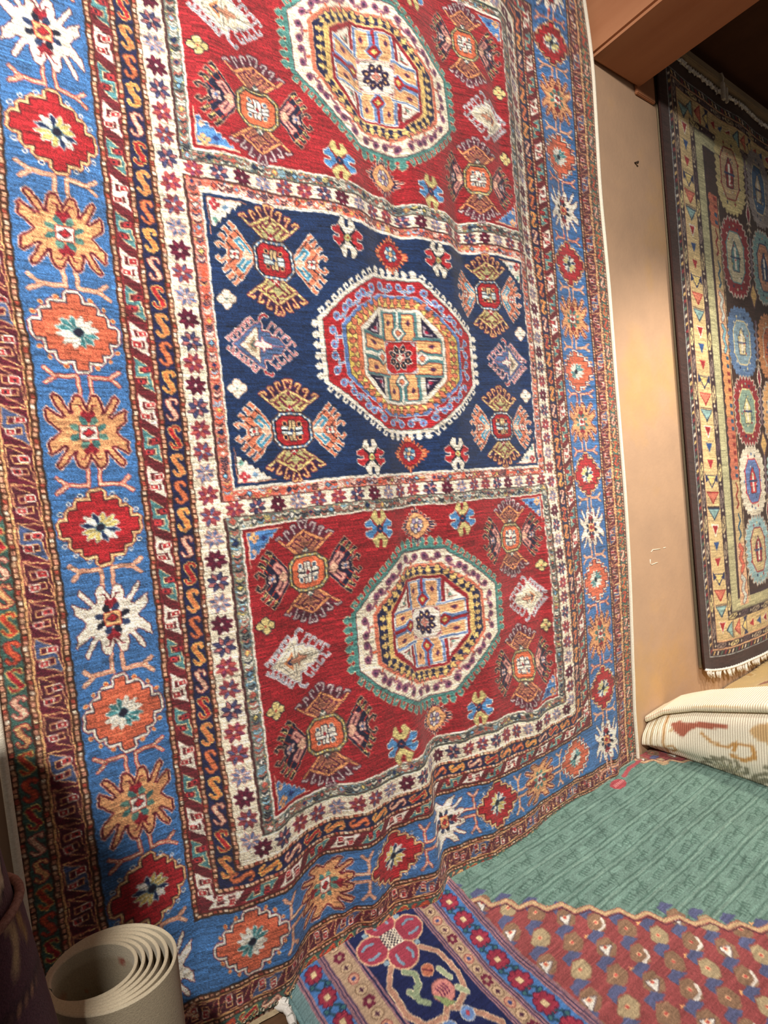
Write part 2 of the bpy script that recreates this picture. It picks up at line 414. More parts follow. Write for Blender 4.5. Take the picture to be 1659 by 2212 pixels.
def bow(L, cx, cy, a, b, mid, rim):
    L.at(cx, cy, k=1.08)
    W = [(.018, .045), (.125, .14), (.075, .235), (.032, .225), (.022, .13), (-.022, .13), (-.032, .225), (-.075, .235), (-.125, .14), (-.018, .045)]
    for s in (1, -1):
        L.poly([(x, s*y) for x, y in W], a, (.011, rim)); L.poly([(s*y*.93, x*.95) for x, y in W], b, (.011, IVORY if b is not a else rim))
    L.line([(-.09, -.09), (.09, .09)], .03, rim); L.line([(-.09, .09), (.09, -.09)], .03, rim)
    L.sym([(0, .05), (.03, .03), (.05, 0)], mid, (.012, INK)); L.disc(0, 0, .016, C('b04a34'))

def flame(L, cx, cy, fire, inside, fl1, fl2, rim):
    L.at(cx, cy, k=1.12)
    pts = []
    base = [(0, .185), (.21, 0), (0, -.185), (-.21, 0)]
    for a, b in zip(base, base[1:]+base[:1]):
        for k in range(6):
            f = k/6; x, y = a[0]+(b[0]-a[0])*f, a[1]+(b[1]-a[1])*f
            g = (k+.5)/6; X, Y = a[0]+(b[0]-a[0])*g, a[1]+(b[1]-a[1])*g
            r = 1.42 if k else 1.4
            pts += [(x*r, y*r), (X*.98, Y*.98)]
    L.poly(pts, fire, (.01, rim)); L.poly([(0, .165), (.1, .12), (.185, 0), (.1, -.12), (0, -.165), (-.1, -.12), (-.185, 0), (-.1, .12)], inside, (.012, C('7c2430')))
    for i in range(8):
        a = i*PI/4+.2
        L.disc(.07*math.cos(a), .066*math.sin(a), .027, fl1 if i % 2 else fl2, (.007, C('3a3050')), n=8)
    L.disc(0, 0, .03, PEACH, (.008, C('40507c')))

def posy(L, cx, cy, col, rim):
    L.at(cx, cy)
    for i in range(4):
        a = i*PI/2
        L.disc(.06*math.cos(a), .058*math.sin(a), .047, col, (.012, rim), n=10)
    L.disc(0, 0, .03, col); L.disc(0, 0, .014, C('5d7a80') if rim is not INK else RED)

def beast(L, cx, cy, s, nv):
    """Stepped triangle with combs of hooks round it; s = +1 has its flat side to the right."""
    L.at(cx, cy, ((s, 0), (0, 1)))
    hk, rim = (C('c06a74'), C('e8d4c8')) if nv else (C('9d9db0'), C('dcd8d4'))
    for y in (1, -1):
        for t in np.linspace(0, 1, 6):             # combs along the two long slopes
            x0, y0 = -.345+.26*t, .035+.235*t
            L.line([(x0+.02, y*(y0-.02)), (x0-.045, y*(y0+.055)), (x0-.085, y*(y0+.025)), (x0-.06, y*(y0))], .015, hk, (.007, rim))
        for t in np.linspace(.12, 1, 4):
            x1, y1 = .07+.27*t, .26-.22*t
            L.line([(x1-.03, y*(y1-.03)), (x1+.045, y*(y1+.05)), (x1+.09, y*(y1+.02)), (x1+.07, y*(y1-.005))], .015, hk, (.007, rim))
        L.line([(-.03, y*.25), (-.005, y*.34), (.06, y*.375), (.09, y*.35)], .026, C('a8323c') if nv else hk, (.009, rim))
    body = [(-.36, 0), (-.085, .25), (-.01, .285), (.0, .165), (.1, .165), (.11, .11), (.21, .1), (.3, 0), (.21, -.1), (.11, -.11), (.1, -.165), (0, -.165), (-.01, -.285), (-.085, -.25)]
    L.poly(body, C('4f6690') if nv else CREAM, (.013, C('a8505a') if nv else hk), (.025, rim))
    L.poly([(-.275, 0), (-.055, .215), (-.055, -.215)], CREAM, (.012, C('8f5a55') if nv else C('6a6a68')))
    L.poly([(-.21, 0), (-.09, .115), (-.09, -.115)], C('b79a80') if nv else C('d08a5e')); L.poly([(-.165, 0), (-.1, .06), (-.1, -.06)], C('45605a') if nv else C('30305c'))
    L.line([(-.05, 0), (.26, 0)], .016, C('c8707a') if nv else GREY)
    L.sym([(0, .09), (.022, .03), (.1, .022), (.12, 0)], IVORY if nv else C('c88a70'), (.01, C('a8485a') if nv else GREY))

def medallion(L, cx, cy, nv):
    L.at(cx, cy)
    R0, R1, R2, R3 = octo(1.272, 1.075, .385, .39), octo(.985, .87, .335, .325), octo(.92, .82, .31, .3), octo(.67, .69, .35, .305)
    hook = IVORY if nv else C('4d8580')
    comb(L, octo(1.31, 1.11, .39, .4), .135, .13 if nv else .15, hook, None if nv else C('c9b494'))
    L.poly(octo(1.345, 1.135, .4, .41), hook); L.poly(R0, C('a8232b') if nv else CREAM, (.014, C('5a7478') if nv else C('6a3a48')))
    A, c0 = L.A.copy(), L.c.copy()
    def blob(m, d, n):
        L.at(cx+m[0], cy+m[1], np.c_[d, n])
        f, rim = (C('6f8fc4'), C('d9d4d8')) if nv else (C('7c4a68'), C('b98a86'))
        L.line([(0, -.12), (0, -.03)], .024, f if nv else ORANGE, (.012, rim))
        for s in (1, -1):
            L.line([(0, -.03), (s*.05, -.05), (s*.1, -.02)], .02, f, (.01, rim))
            L.disc(s*.095, .01, .052, f, (.013, rim), n=9); L.disc(s*.095, .012, .02, C('9a3040') if nv else C('2e2440'), n=6)
        L.at(cx, cy)
    mid = octo(1.13, .975, .36, .355)
    for i, (a, b) in enumerate(zip(mid, mid[1:]+mid[:1])):
        a, b = np.array(a), np.array(b); d = (b-a)/np.hypot(*(b-a)); n = np.array([-d[1], d[0]]); n = n if n@(a+b) > 0 else -n
        for f in ((.27, .73) if i in (2, 6) else (.25, .75) if i in (0, 4) else (.2, .5, .8)): blob(a+(b-a)*f, d, n)
    L.poly(R1, C('5f7fb8') if nv else C('d2735a'), (.012, C('cfd2da') if nv else C('e6b8a0')))
    L.poly(R2, C('d9bd62') if nv else C('1d2146'), (.012, C('6a4436') if nv else C('c9a080')))
    L.poly(octo(.795, .755, .325, .3), C('e07c58') if nv else C('e5bf78'))
    for m, d, n, p, k in along(octo(.79, .755, .33, .3), .125):      # reciprocal trefoils
        t = p*.5
        L.poly([m-d*t*.3-n*.005, m-d*t*.9+n*.035, m-d*t*.35+n*.045, m-d*t*.45+n*.075, m+n*.1, m+d*t*.45+n*.075, m+d*t*.35+n*.045, m+d*t*.9+n*.035, m+d*t*.3-n*.005],
               C('dd7a5c') if nv else C('e5bf78'), (.008, C('5c3a38') if nv else C('2a2444')))
        q = m+d*p*.5
        L.poly([q-d*t*.7-n*.04, q+n*.05, q+d*t*.7-n*.04], C('e6cd78') if nv else C('1d2146'), *([(.008, C('5c3a38'))] if nv else []))
    L.poly(R3, IVORY if nv else C('93222e'), (.01, C('8c6a5a') if nv else C('c9a080')))
    ground = octo(.635, .66, .335, .285)
    L.poly(ground, C('d9d2c0') if nv else C('93222e'))
    tl, st, og = (C('4f7f84'), IVORY, C('eab07a')) if nv else (C('6c88b8'), C('a3222c'), C('e6ac7c'))
    for sx in (1, -1):
        for sy in (1, -1):                           # corner triangles
            L.poly([(sx*.36, sy*.29), (sx*.6, sy*.29), (sx*.36, sy*.6)], C('221d38') if nv else IVORY, (.016, IVORY if nv else C('8c4a48')))
            L.line([(sx*.4, sy*.46), (sx*.41, sy*.34), (sx*.5, sy*.34)], .022, C('c9b8c0') if nv else C('8d4c48'))
            L.disc(sx*.43, sy*.38, .028, C('9a2440') if nv else C('6a8a80'), n=6)
    for k in range(4):
        T = ((1, 0), (0, 1)), ((0, -1), (1, 0)), ((-1, 0), (0, -1)), ((0, 1), (-1, 0))
        sc = 1 if k % 2 == 0 else .96
        L.at(cx, cy, np.array(T[k])*sc)
        L.rect(-.3, .3, .235, .645, tl, (.012, IVORY if not nv else C('8a9a98')))
        for s in (1, -1):
            x0, x1 = sorted((s*.085, s*.255))
            L.poly([(s*.085, .62), (s*.255, .62), (s*.255, .25), (s*.05, .25), (s*.14, .36), (s*.085, .44)], og, (.01, C('9a3a3a') if nv else IVORY))
            L.sym([(0, 0)]*1, og) if False else None
            L.poly([(s*.18, .54), (s*.21, .5), (s*.18, .45), (s*.15, .5)], C('4a2c50'), (.008, C('a0524c')))
        L.line([(0, .64), (0, .42)], .052, st, (.012, tl)); L.poly([(0, .46), (.105, .355), (0, .25), (-.105, .355)], st, (.012, tl if nv else C('5878a8')))
        L.poly([(0, .4), (.05, .355), (0, .31), (-.05, .355)], C('d8835e') if nv else YELLOW, (.012, C('5c3048') if nv else st))
    L.at(cx, cy)
    L.rect(-.275, .275, -.225, .225, C('b5262c') if nv else C('efe4d2'), (.014, C('cfd6d8') if nv else C('c98f8a')))
    for sx in (1, -1):
        for sy in (1, -1): L.poly([(sx*.265, sy*.215), (sx*.19, sy*.215), (sx*.265, sy*.15)], C('c2cbd4') if nv else C('8f4a58'))
    for i in range(8):
        a = i*PI/4+PI/8; x, y = .145*math.cos(a), .128*math.sin(a)
        u = np.array([math.cos(a), math.sin(a)]); v = np.array([-u[1], u[0]]); m = np.array([x, y])
        L.poly([m+u*.07, m+v*.045+u*.015, m+v*.035-u*.045, m-u*.06, m-v*.035-u*.045, m-v*.045+u*.015], INK if nv else C('221c3c'), (.01, IVORY if nv else C('4a3450')))
        L.disc(x, y, .02, C('e8a888') if nv else PEACH, n=6)
    L.sym([(0, .07), (.03, .03), (.07, 0)], IVORY if nv else C('c98072'), (.01, C('8a4c48'))); L.disc(0, 0, .022, C('a89a90'), n=6)

def spandrel(L, x, y, sx, sy, nv):
    L.at(x, y, ((sx, 0), (0, sy)))
    c = IVORY if nv else C('4f80bb')
    st = [(.05, .05), (.44, .05)]
    for k in range(6): st += [(.44-.065*k-.02, .05+.055*k+.04), (.44-.065*k-.055, .05+.055*k+.03)]
    st += [(.06, .42)]
    L.poly(st, c, (.012, INK if nv else C('d9c7c0')))
    L.line([(.045, .46), (.045, .045), (.5, .045)], .014, C('c9836a') if nv else PINK)
    L.sym([(0, 0)], c) if False else None
    for i in range(4): L.disc(.12+.04*math.cos(i*PI/2), .11+.04*math.sin(i*PI/2), .03, C('b03a44') if nv else C('e6a878'), n=7)
    L.poly([(.24, .1), (.29, .13), (.24, .17), (.2, .13)], C('7c9ec0') if nv else C('2a3a74')); L.poly([(.1, .24), (.14, .28), (.1, .33), (.07, .28)], C('6a9a90') if nv else PINK)

def weave_main(R_u, R_v):
    rnd = np.random.default_rng(7)
    L = Loom(-1.0, 9.0, -.98, 14.98, R_u, R_v, C('3d5850'))
    # nested borders, outside to inside
    frame(L, -1.1, -.95, BROWN); beads(L, -.965, .04, rnd)
    frame(L, -.94, -.78, C('40625a'))
    def outer_ess(k, p, side):
        ess(L, .115, p*.86, [C('c9573a'), C('a02430'), PINK, PEACH, C('b8402f')][k % 5], [C('8c2a2c'), YELLOW, C('8c3a3c'), C('8c2430'), C('dcae62')][k % 5])
    run(L, -.86, .27, outer_ess, rnd)
    beads(L, -.755, .045, rnd)
    frame(L, -.725, -.46, C('5c1a2c')); frame(L, -.725, -.705, PEACH); frame(L, -.49, -.472, PEACH)
    g = latch(L, .2, None, 'gold'); run(L, -.595, .38, lambda k, p, side: g(p, k), rnd)
    beads(L, -.445, .045, rnd)
    frame(L, -.42, .42, BLUE); frame(L, -.42, -.402, C('2e241c')); frame(L, .402, .42, C('2e241c'))
    kinds = 'W R O Q O R W Q O R W Q O R W'.split()           # top to bottom
    kinds = ['W', 'R', 'O', 'Q', 'W', 'R', 'O', 'Q', 'O', 'R', 'W', 'Q', 'O', 'R', 'W']
    kinds = ['W', 'R', 'O', 'Q', 'W', 'R', 'O', 'Q', 'O', 'R', 'W', 'Q', 'O', 'R', 'W']
    horiz = ['W', 'Q', 'O', 'R', 'W', 'R', 'O', 'Q', 'W']
    for side in SIDES:
        lst = kinds if side in ('left', 'right') else horiz
        for k, m in enumerate(lst):
            if side in ('top', 'bottom') and k in (0, len(lst)-1): continue
            if m in 'WO':
                rim = C('b4443c') if (k % 4) < 2 else C('d58a6a')
                for s in (1, -1):
                    strip(L, side, 0, k+s*.52)
                    if s < 0: L.A = L.A@np.diag([1, -1])
                    if -.6 < k+s*.52 < len(lst)-.4: fork(L, rim)
        for k, m in enumerate(lst):
            if side in ('top', 'bottom') and k in (0, len(lst)-1): continue
            strip(L, side, 0, k)
            border_star(L, m == 'W') if m in 'WO' else border_cross(L, m == 'R', k)
    beads(L, .445, .045, rnd)
    frame(L, .47, .665, C('63222a'))
    g = latch(L, .165, None, 'red'); run(L, .567, .195*2, lambda k, p, side: g(p, k), rnd)
    frame(L, .475, .487, C('7c2428')); frame(L, .65, .665, C('7c2428'))
    beads(L, .685, .042, rnd)
    frame(L, .707, .887, C('1e2145'))
    def inner_ess(k, p, side):
        ess(L, .12, p*.86, [C('d9764c'), C('e0874e'), PINK, C('a8262e'), C('d8804f')][k % 5], [C('8c4a3a'), C('dcb060'), C('7c3a3c'), C('e3b468'), C('d0a05c')][k % 5])
    run(L, .797, .31, inner_ess, rnd)
    beads(L, .91, .042, rnd)
    frame(L, .935, 1.2, CREAM)
    # star bands: the frame and the two bars between the panels
    L.at().rect(1.2, 6.8, 4.79, 5.29, CREAM).rect(1.2, 6.8, 8.71, 9.21, CREAM)
    def star(k, p, side): star8(L, .108, *STARS[(k*3+(k//5)) % 5])
    run(L, 1.07, .252, star, rnd)
    for yb in (5.04, 8.96):
        for k in range(21):
            L.at(1.07+.28*(k+1)*5.86/6.16, yb); star8(L, .1, *STARS[(k*2+1) % 5])
    for y0, y1, nv in ((1.38, 4.79, 0), (5.29, 8.71, 1), (9.21, 12.62, 0)):
        gc, alt = (C('c4776a'), C('d8543c')) if nv else (C('6f766d'), C('b0584c'))
        L.at().rect(1.2, 6.8, y0-.165, y1+.165, C('4a2a2c'))
        o = .15
        guilloche(L, 1.38-o, 6.62+o, y0-o, y0-.025, True, gc, alt, rnd); guilloche(L, 1.38-o, 6.62+o, y1+.025, y1+o, True, gc, alt, rnd)
        guilloche(L, 1.38-o, 1.355, y0-o, y1+o, False, gc, alt, rnd); guilloche(L, 6.645, 6.62+o, y0-o, y1+o, False, gc, alt, rnd)
        L.at().rect(1.355, 6.645, y0-.03, y1+.03, IVORY)
        L.rect(1.38, 6.62, y0, y1, C('1a3058') if nv else C('96222a'))
        cy = (y0+y1)/2
        for sx in (1, -1):
            for sy in (1, -1): spandrel(L, 4-sx*2.62, cy-sy*1.705, sx, sy, nv)
        for sx in (1, -1): beast(L, 4+sx*2.1, cy, -sx, nv)
        medallion(L, 4, cy, nv)
        for sx in (1, -1):
            for sy in (1, -1):
                cluster(L, 4+sx*1.836, cy+sy*1.057, nv)
                posy(L, 4+sx*2.477, cy+sy*.524, IVORY if nv else C('d8c486'), C('c9a28a') if nv else INK)
                bow(L, 4+sx*.769, cy+sy*1.468, IVORY if nv else C('cdbf80'), C('b02a33') if nv else C('4f86bc'), LIME if nv else C('1e2a55'), INK if nv else C('8a3a3a'))
        for sy in (1, -1): flame(L, 4, cy+sy*1.43, C('ea9a6a') if nv else C('1b2144'), C('a8222b') if nv else C('eaac78'), C('5f9fc4') if nv else C('b0a0c0'), IVORY, C('b8452f') if nv else PINK)
    return L
# surveyed ripples of the wall rug: 60 columns x 42 rows of (along, down, into the wall), in quarter-percent of a motif pitch
HANG = [
-9,0,-4,-9,0,-4,-9,0,-5,-9,0,-6,-9,0,-6,-9,0,-7,-9,0,-8,-9,0,-9,-10,1,-10,-10,1,-11,-11,1,-12,-12,1,-13,-14,1,-14,-15,
2,-15,-18,2,-16,-20,2,-17,-22,2,-18,-23,2,-20,-23,2,-21,-23,2,-22,-21,2,-23,-19,2,-25,-16,2,-26,-12,2,-27,-9,2,-28,-6,
2,-29,-4,1,-30,-3,1,-31,-2,0,-31,-1,-1,-31,0,-1,-31,1,-2,-30,3,-3,-28,6,-4,-26,8,-4,-24,11,-5,-22,13,-6,-20,16,-6,-18,
18,-7,-16,19,-7,-15,21,-7,-13,22,-8,-11,-9,-1,-2,-9,0,-3,-9,0,-3,-9,0,-4,-9,0,-5,-9,0,-6,-9,0,-7,-10,0,-8,-10,0,-9,
-10,1,-10,-11,1,-11,-11,1,-13,-13,1,-14,-14,2,-15,-16,2,-17,-19,2,-18,-22,2,-19,-24,2,-20,-25,2,-21,-24,3,-22,-22,3,
-23,-18,3,-24,-15,3,-24,-12,3,-25,-8,3,-26,-5,2,-26,-2,2,-26,0,1,-27,1,0,-27,2,-1,-26,3,-1,-26,4,-2,-24,6,-3,-23,8,-4,
-21,11,-5,-19,13,-5,-17,15,-6,-15,18,-7,-13,20,-7,-11,21,-8,-9,22,-8,-7,23,-8,-6,-9,-1,0,-9,-1,-1,-9,-1,-2,-9,0,-2,-9,
0,-3,-10,0,-4,-10,0,-5,-10,0,-6,-10,0,-8,-10,1,-9,-10,1,-11,-11,1,-12,-11,1,-14,-13,2,-15,-15,2,-17,-17,2,-18,-21,2,
-19,-24,3,-21,-26,3,-21,-25,3,-22,-22,3,-23,-17,3,-23,-14,3,-23,-11,4,-23,-8,4,-22,-4,3,-22,0,2,-21,3,1,-21,5,0,-21,5,
-1,-20,7,-2,-19,8,-2,-18,10,-3,-16,11,-4,-15,13,-5,-13,15,-6,-11,18,-7,-9,20,-7,-7,22,-8,-5,23,-8,-3,23,-8,-1,24,-8,0,
-9,-1,1,-9,-1,1,-9,-1,0,-10,-1,0,-10,0,-1,-10,0,-2,-10,0,-3,-10,0,-4,-10,0,-6,-10,1,-7,-10,1,-9,-10,1,-11,-10,1,-13,
-11,2,-15,-12,2,-17,-15,2,-19,-19,3,-20,-24,3,-21,-27,3,-22,-27,3,-22,-22,3,-22,-14,3,-22,-11,4,-21,-11,5,-19,-8,5,
-17,-3,4,-16,3,3,-15,6,1,-14,8,0,-13,9,-1,-13,10,-2,-12,12,-2,-11,14,-3,-10,15,-4,-8,16,-5,-6,18,-6,-4,21,-7,-3,23,-8,
-1,25,-8,1,25,-8,3,25,-8,4,24,-8,6,-9,-1,3,-9,-1,3,-10,-1,2,-10,-1,2,-10,-1,1,-10,0,1,-10,0,0,-11,0,-1,-11,0,-3,-11,0,
-4,-11,1,-6,-10,1,-9,-9,1,-12,-8,2,-15,-8,2,-17,-10,3,-19,-14,3,-20,-21,4,-21,-25,4,-21,-27,4,-21,-21,3,-21,-8,4,-21,
-7,5,-18,-10,7,-14,-9,7,-10,-3,6,-7,4,4,-5,8,1,-4,9,-1,-3,10,-2,-3,11,-2,-4,13,-2,-4,17,-2,-4,18,-3,-3,19,-5,-1,22,-7,
1,26,-8,3,28,-9,5,28,-9,7,27,-9,9,25,-9,10,24,-8,11,-9,-1,5,-10,-1,5,-10,-1,4,-10,-1,4,-10,-1,4,-11,-1,4,-11,0,3,-11,
0,3,-11,0,2,-11,0,0,-11,1,-2,-11,1,-4,-9,1,-8,-7,2,-11,-4,2,-16,-3,3,-19,-6,3,-20,-13,4,-20,-18,5,-19,-18,4,-19,-13,4,
-19,-6,5,-17,-5,7,-12,-7,10,-7,-7,10,-1,-3,8,4,2,5,7,5,1,9,7,-3,9,7,-3,8,8,-1,5,11,-1,3,16,-1,2,21,-3,2,26,-5,4,31,-8,
6,34,-10,9,33,-10,11,30,-10,13,28,-9,14,26,-9,15,24,-8,15,-10,-1,6,-10,-1,6,-10,-1,6,-10,-1,7,-11,-1,7,-11,-1,7,-12,
-1,6,-12,-1,6,-12,0,6,-12,0,6,-12,0,5,-12,1,3,-11,1,1,-8,2,-3,-4,2,-10,2,2,-16,0,3,-16,-7,5,-12,-12,6,-9,-11,5,-11,-6,
4,-14,-3,5,-13,-3,9,-6,-5,13,2,-5,12,8,-4,10,13,-1,6,17,3,0,19,4,-5,20,4,-3,17,4,-1,13,7,0,9,14,0,7,22,-2,6,29,-5,10,
36,-9,14,38,-11,17,35,-11,19,30,-10,20,27,-9,19,24,-8,17,22,-7,15,-10,-1,8,-10,-1,8,-11,-1,8,-11,-1,9,-11,-1,9,-12,-1,
9,-12,-1,9,-13,-1,10,-13,-1,10,-13,0,10,-13,0,11,-13,0,11,-13,1,10,-11,1,9,-9,2,8,-6,2,6,-5,3,5,-8,5,4,-10,6,4,-9,5,3,
-6,5,1,-4,7,1,-3,9,3,-3,11,6,-3,11,9,-2,9,12,0,6,14,2,1,15,4,-2,16,4,-2,16,4,-1,15,6,0,15,12,-1,17,18,-3,20,23,-5,24,
27,-8,28,30,-10,30,30,-11,29,28,-10,25,25,-8,20,22,-7,14,20,-7,9,-10,-2,9,-10,-1,10,-11,-1,10,-11,-1,10,-12,-1,11,-12,
-1,11,-13,-1,11,-13,-1,12,-14,-1,12,-14,-1,13,-15,-1,14,-15,0,16,-15,0,17,-15,1,19,-15,1,21,-14,2,21,-12,3,20,-12,4,
18,-11,5,15,-9,6,13,-7,6,10,-4,7,9,-3,9,7,-2,10,6,-1,9,7,0,8,7,1,5,7,3,2,7,5,0,8,4,-1,10,4,-1,12,5,-1,15,9,-2,19,12,
-3,25,15,-5,31,16,-7,35,21,-9,35,24,-10,30,23,-9,21,21,-7,10,19,-6,2,17,-6,-5,-10,-2,10,-11,-2,11,-11,-2,11,-12,-2,11,
-12,-2,12,-13,-2,12,-13,-2,13,-14,-2,13,-15,-2,13,-16,-1,13,-16,-1,13,-16,-1,14,-16,-1,14,-15,0,14,-15,0,15,-15,1,15,
-14,3,14,-12,4,12,-10,5,10,-7,6,7,-4,7,4,-2,8,2,-1,8,0,0,8,-1,1,8,-1,1,6,0,2,5,0,3,2,1,4,1,2,3,-1,4,3,-1,6,3,-2,7,5,
-2,9,8,-3,10,11,-4,10,14,-6,10,18,-7,8,19,-8,4,18,-7,-6,16,-5,-15,15,-5,-18,13,-6,-20,-11,-2,11,-11,-2,11,-11,-2,12,
-12,-2,12,-12,-2,12,-13,-2,13,-14,-2,13,-15,-2,13,-16,-2,13,-17,-2,12,-17,-2,10,-17,-2,8,-16,-2,5,-14,-2,1,-13,-1,-1,
-14,0,-1,-13,2,0,-11,4,-1,-8,5,-4,-4,6,-7,-1,7,-11,1,8,-12,2,8,-12,2,7,-12,2,7,-11,2,5,-10,3,4,-9,4,2,-7,3,1,-6,2,-1,
-5,2,-2,-6,1,-2,-8,2,-2,-11,6,-2,-18,11,-3,-25,15,-4,-31,18,-5,-34,16,-6,-34,13,-4,-33,12,-4,-31,11,-5,-27,10,-7,-22,
-11,-2,12,-11,-2,12,-12,-2,12,-12,-2,12,-13,-2,12,-13,-2,12,-14,-2,12,-15,-2,12,-16,-2,11,-18,-3,10,-19,-3,8,-19,-3,4,
-17,-3,-1,-15,-3,-8,-13,-2,-12,-14,-1,-13,-12,1,-13,-9,3,-14,-5,5,-16,-2,7,-19,2,8,-22,3,8,-23,3,8,-22,2,7,-21,2,5,
-21,3,4,-21,5,3,-22,5,2,-22,4,1,-21,3,-1,-22,2,-3,-25,2,-3,-30,2,-3,-38,6,-2,-49,11,-2,-59,16,-2,-67,18,-3,-67,14,-5,
-59,9,-3,-54,9,-4,-42,8,-6,-31,8,-8,-20,-11,-3,12,-12,-3,11,-12,-3,11,-12,-3,11,-13,-3,11,-14,-3,10,-14,-3,10,-15,-3,
9,-17,-3,9,-18,-3,8,-19,-3,6,-20,-4,2,-18,-4,-3,-17,-4,-8,-17,-4,-12,-17,-2,-16,-11,0,-20,-6,3,-23,-3,5,-23,-1,7,-23,
1,8,-22,3,8,-23,3,7,-23,2,6,-25,1,4,-28,3,3,-32,7,3,-39,8,2,-43,7,0,-45,6,-2,-47,5,-4,-50,6,-6,-57,7,-5,-65,8,-3,-76,
10,-1,-85,14,-1,-88,15,-3,-82,14,-6,-70,12,-4,-68,10,-3,-61,8,-6,-45,6,-10,-26,-12,-3,12,-12,-3,11,-12,-3,10,-13,-3,9,
-13,-3,8,-14,-3,7,-14,-3,6,-15,-3,5,-16,-3,3,-17,-3,1,-19,-4,-2,-19,-4,-5,-16,-5,-14,-17,-6,-18,-20,-6,-19,-21,-4,-21,
-9,0,-29,-3,3,-32,-1,5,-30,-1,7,-26,0,8,-23,2,8,-24,4,7,-26,2,5,-28,0,2,-32,2,1,-41,9,2,-56,10,1,-62,9,-1,-65,9,-3,
-66,9,-6,-67,11,-9,-72,12,-9,-79,10,-6,-86,11,-2,-94,13,-1,-96,15,-4,-90,15,-6,-87,15,-5,-85,13,-3,-77,9,-8,-44,5,-13,
-7,-12,-3,11,-12,-3,10,-13,-3,9,-13,-3,8,-13,-3,6,-14,-3,4,-14,-3,2,-15,-3,-2,-15,-3,-6,-16,-4,-12,-16,-4,-20,-15,-5,
-30,-12,-6,-39,-14,-6,-41,-17,-6,-40,-16,-5,-39,-10,-2,-39,-5,2,-37,-2,4,-35,-1,6,-32,0,7,-32,2,7,-33,4,6,-35,3,3,-37,
2,0,-41,3,-1,-47,7,-1,-55,9,-1,-62,10,-2,-67,11,-4,-72,13,-8,-73,16,-11,-74,16,-12,-73,14,-10,-68,12,-7,-63,13,-7,-58,
16,-7,-57,18,-8,-54,18,-9,-42,15,-9,-21,10,-12,7,6,-16,38,-13,-4,10,-13,-4,9,-13,-4,8,-13,-4,6,-13,-4,4,-14,-4,2,-14,
-4,-2,-14,-3,-6,-14,-3,-11,-14,-4,-17,-13,-4,-24,-12,-5,-31,-12,-6,-38,-13,-6,-42,-14,-6,-46,-13,-6,-47,-10,-2,-45,-6,
1,-42,-4,4,-39,-2,5,-37,0,5,-36,1,4,-36,2,3,-36,2,0,-38,2,-3,-40,3,-4,-43,5,-4,-47,7,-3,-52,8,-3,-56,10,-5,-58,13,-9,
-60,14,-12,-59,15,-13,-57,14,-12,-52,13,-9,-47,15,-8,-39,18,-9,-27,20,-12,-10,21,-15,9,17,-14,28,12,-15,48,7,-18,69,
-13,-4,9,-13,-4,8,-13,-4,7,-14,-4,5,-14,-4,3,-14,-4,1,-14,-4,-2,-14,-4,-6,-13,-4,-10,-12,-4,-15,-11,-4,-20,-11,-5,-24,
-11,-5,-28,-12,-6,-32,-12,-6,-36,-12,-6,-39,-10,-3,-39,-7,1,-37,-5,3,-36,-3,5,-34,-1,4,-34,0,3,-33,1,2,-33,1,-1,-33,2,
-4,-34,2,-6,-36,3,-6,-38,4,-4,-41,6,-4,-43,8,-6,-45,11,-10,-45,12,-13,-44,12,-14,-42,12,-13,-41,12,-9,-40,14,-6,-34,
18,-9,-15,22,-16,14,23,-20,40,17,-15,50,12,-16,66,8,-19,88,-13,-5,8,-14,-5,7,-14,-5,6,-14,-5,4,-14,-5,3,-14,-5,1,-14,
-5,-1,-14,-4,-4,-13,-4,-7,-12,-4,-11,-10,-4,-15,-10,-4,-18,-10,-5,-22,-12,-6,-25,-12,-8,-30,-12,-7,-34,-10,-3,-34,-8,
0,-32,-6,3,-31,-3,5,-31,-1,6,-31,0,5,-30,1,3,-30,1,-1,-30,1,-6,-32,2,-8,-34,2,-9,-36,3,-6,-38,4,-5,-40,7,-8,-42,9,-12,
-43,9,-15,-42,9,-15,-40,9,-13,-39,10,-6,-43,12,-4,-41,16,-8,-30,18,-13,-16,18,-12,-10,13,-7,2,10,-14,46,7,-22,97,-14,
-6,5,-14,-6,5,-14,-6,4,-15,-6,3,-15,-6,2,-15,-6,1,-15,-6,0,-15,-6,-2,-14,-5,-4,-12,-4,-8,-10,-4,-13,-9,-5,-20,-10,-6,
-28,-11,-8,-36,-13,-10,-43,-13,-10,-47,-12,-5,-39,-10,-1,-34,-7,2,-33,-4,5,-33,-1,8,-34,1,8,-34,2,5,-35,2,-1,-37,2,-7,
-40,3,-11,-44,3,-11,-47,4,-9,-50,5,-8,-53,6,-10,-55,7,-14,-56,7,-17,-59,7,-15,-66,6,-8,-76,6,0,-85,8,2,-84,12,-3,-70,
14,-7,-53,13,-7,-35,10,-7,-6,9,-14,43,8,-23,96,-14,-6,3,-15,-6,2,-15,-6,1,-15,-6,0,-16,-7,-1,-16,-7,-1,-17,-7,-2,-17,
-7,-2,-16,-7,-4,-14,-6,-7,-12,-5,-13,-11,-6,-23,-11,-8,-33,-13,-10,-42,-15,-12,-48,-15,-12,-51,-14,-9,-50,-12,-5,-48,
-9,-1,-46,-6,4,-44,-2,8,-43,1,11,-42,2,8,-44,3,0,-47,3,-8,-52,3,-13,-57,4,-13,-62,5,-12,-67,5,-11,-71,6,-11,-74,6,-16,
-71,5,-20,-70,4,-15,-78,3,-5,-92,3,4,-105,5,6,-106,8,1,-96,10,-3,-85,10,-4,-73,9,-5,-55,8,-12,-14,8,-20,31,-15,-7,-1,
-15,-7,-2,-16,-7,-3,-16,-7,-4,-16,-7,-6,-17,-8,-7,-18,-9,-8,-19,-9,-9,-20,-10,-10,-20,-10,-13,-19,-10,-19,-17,-10,-29,
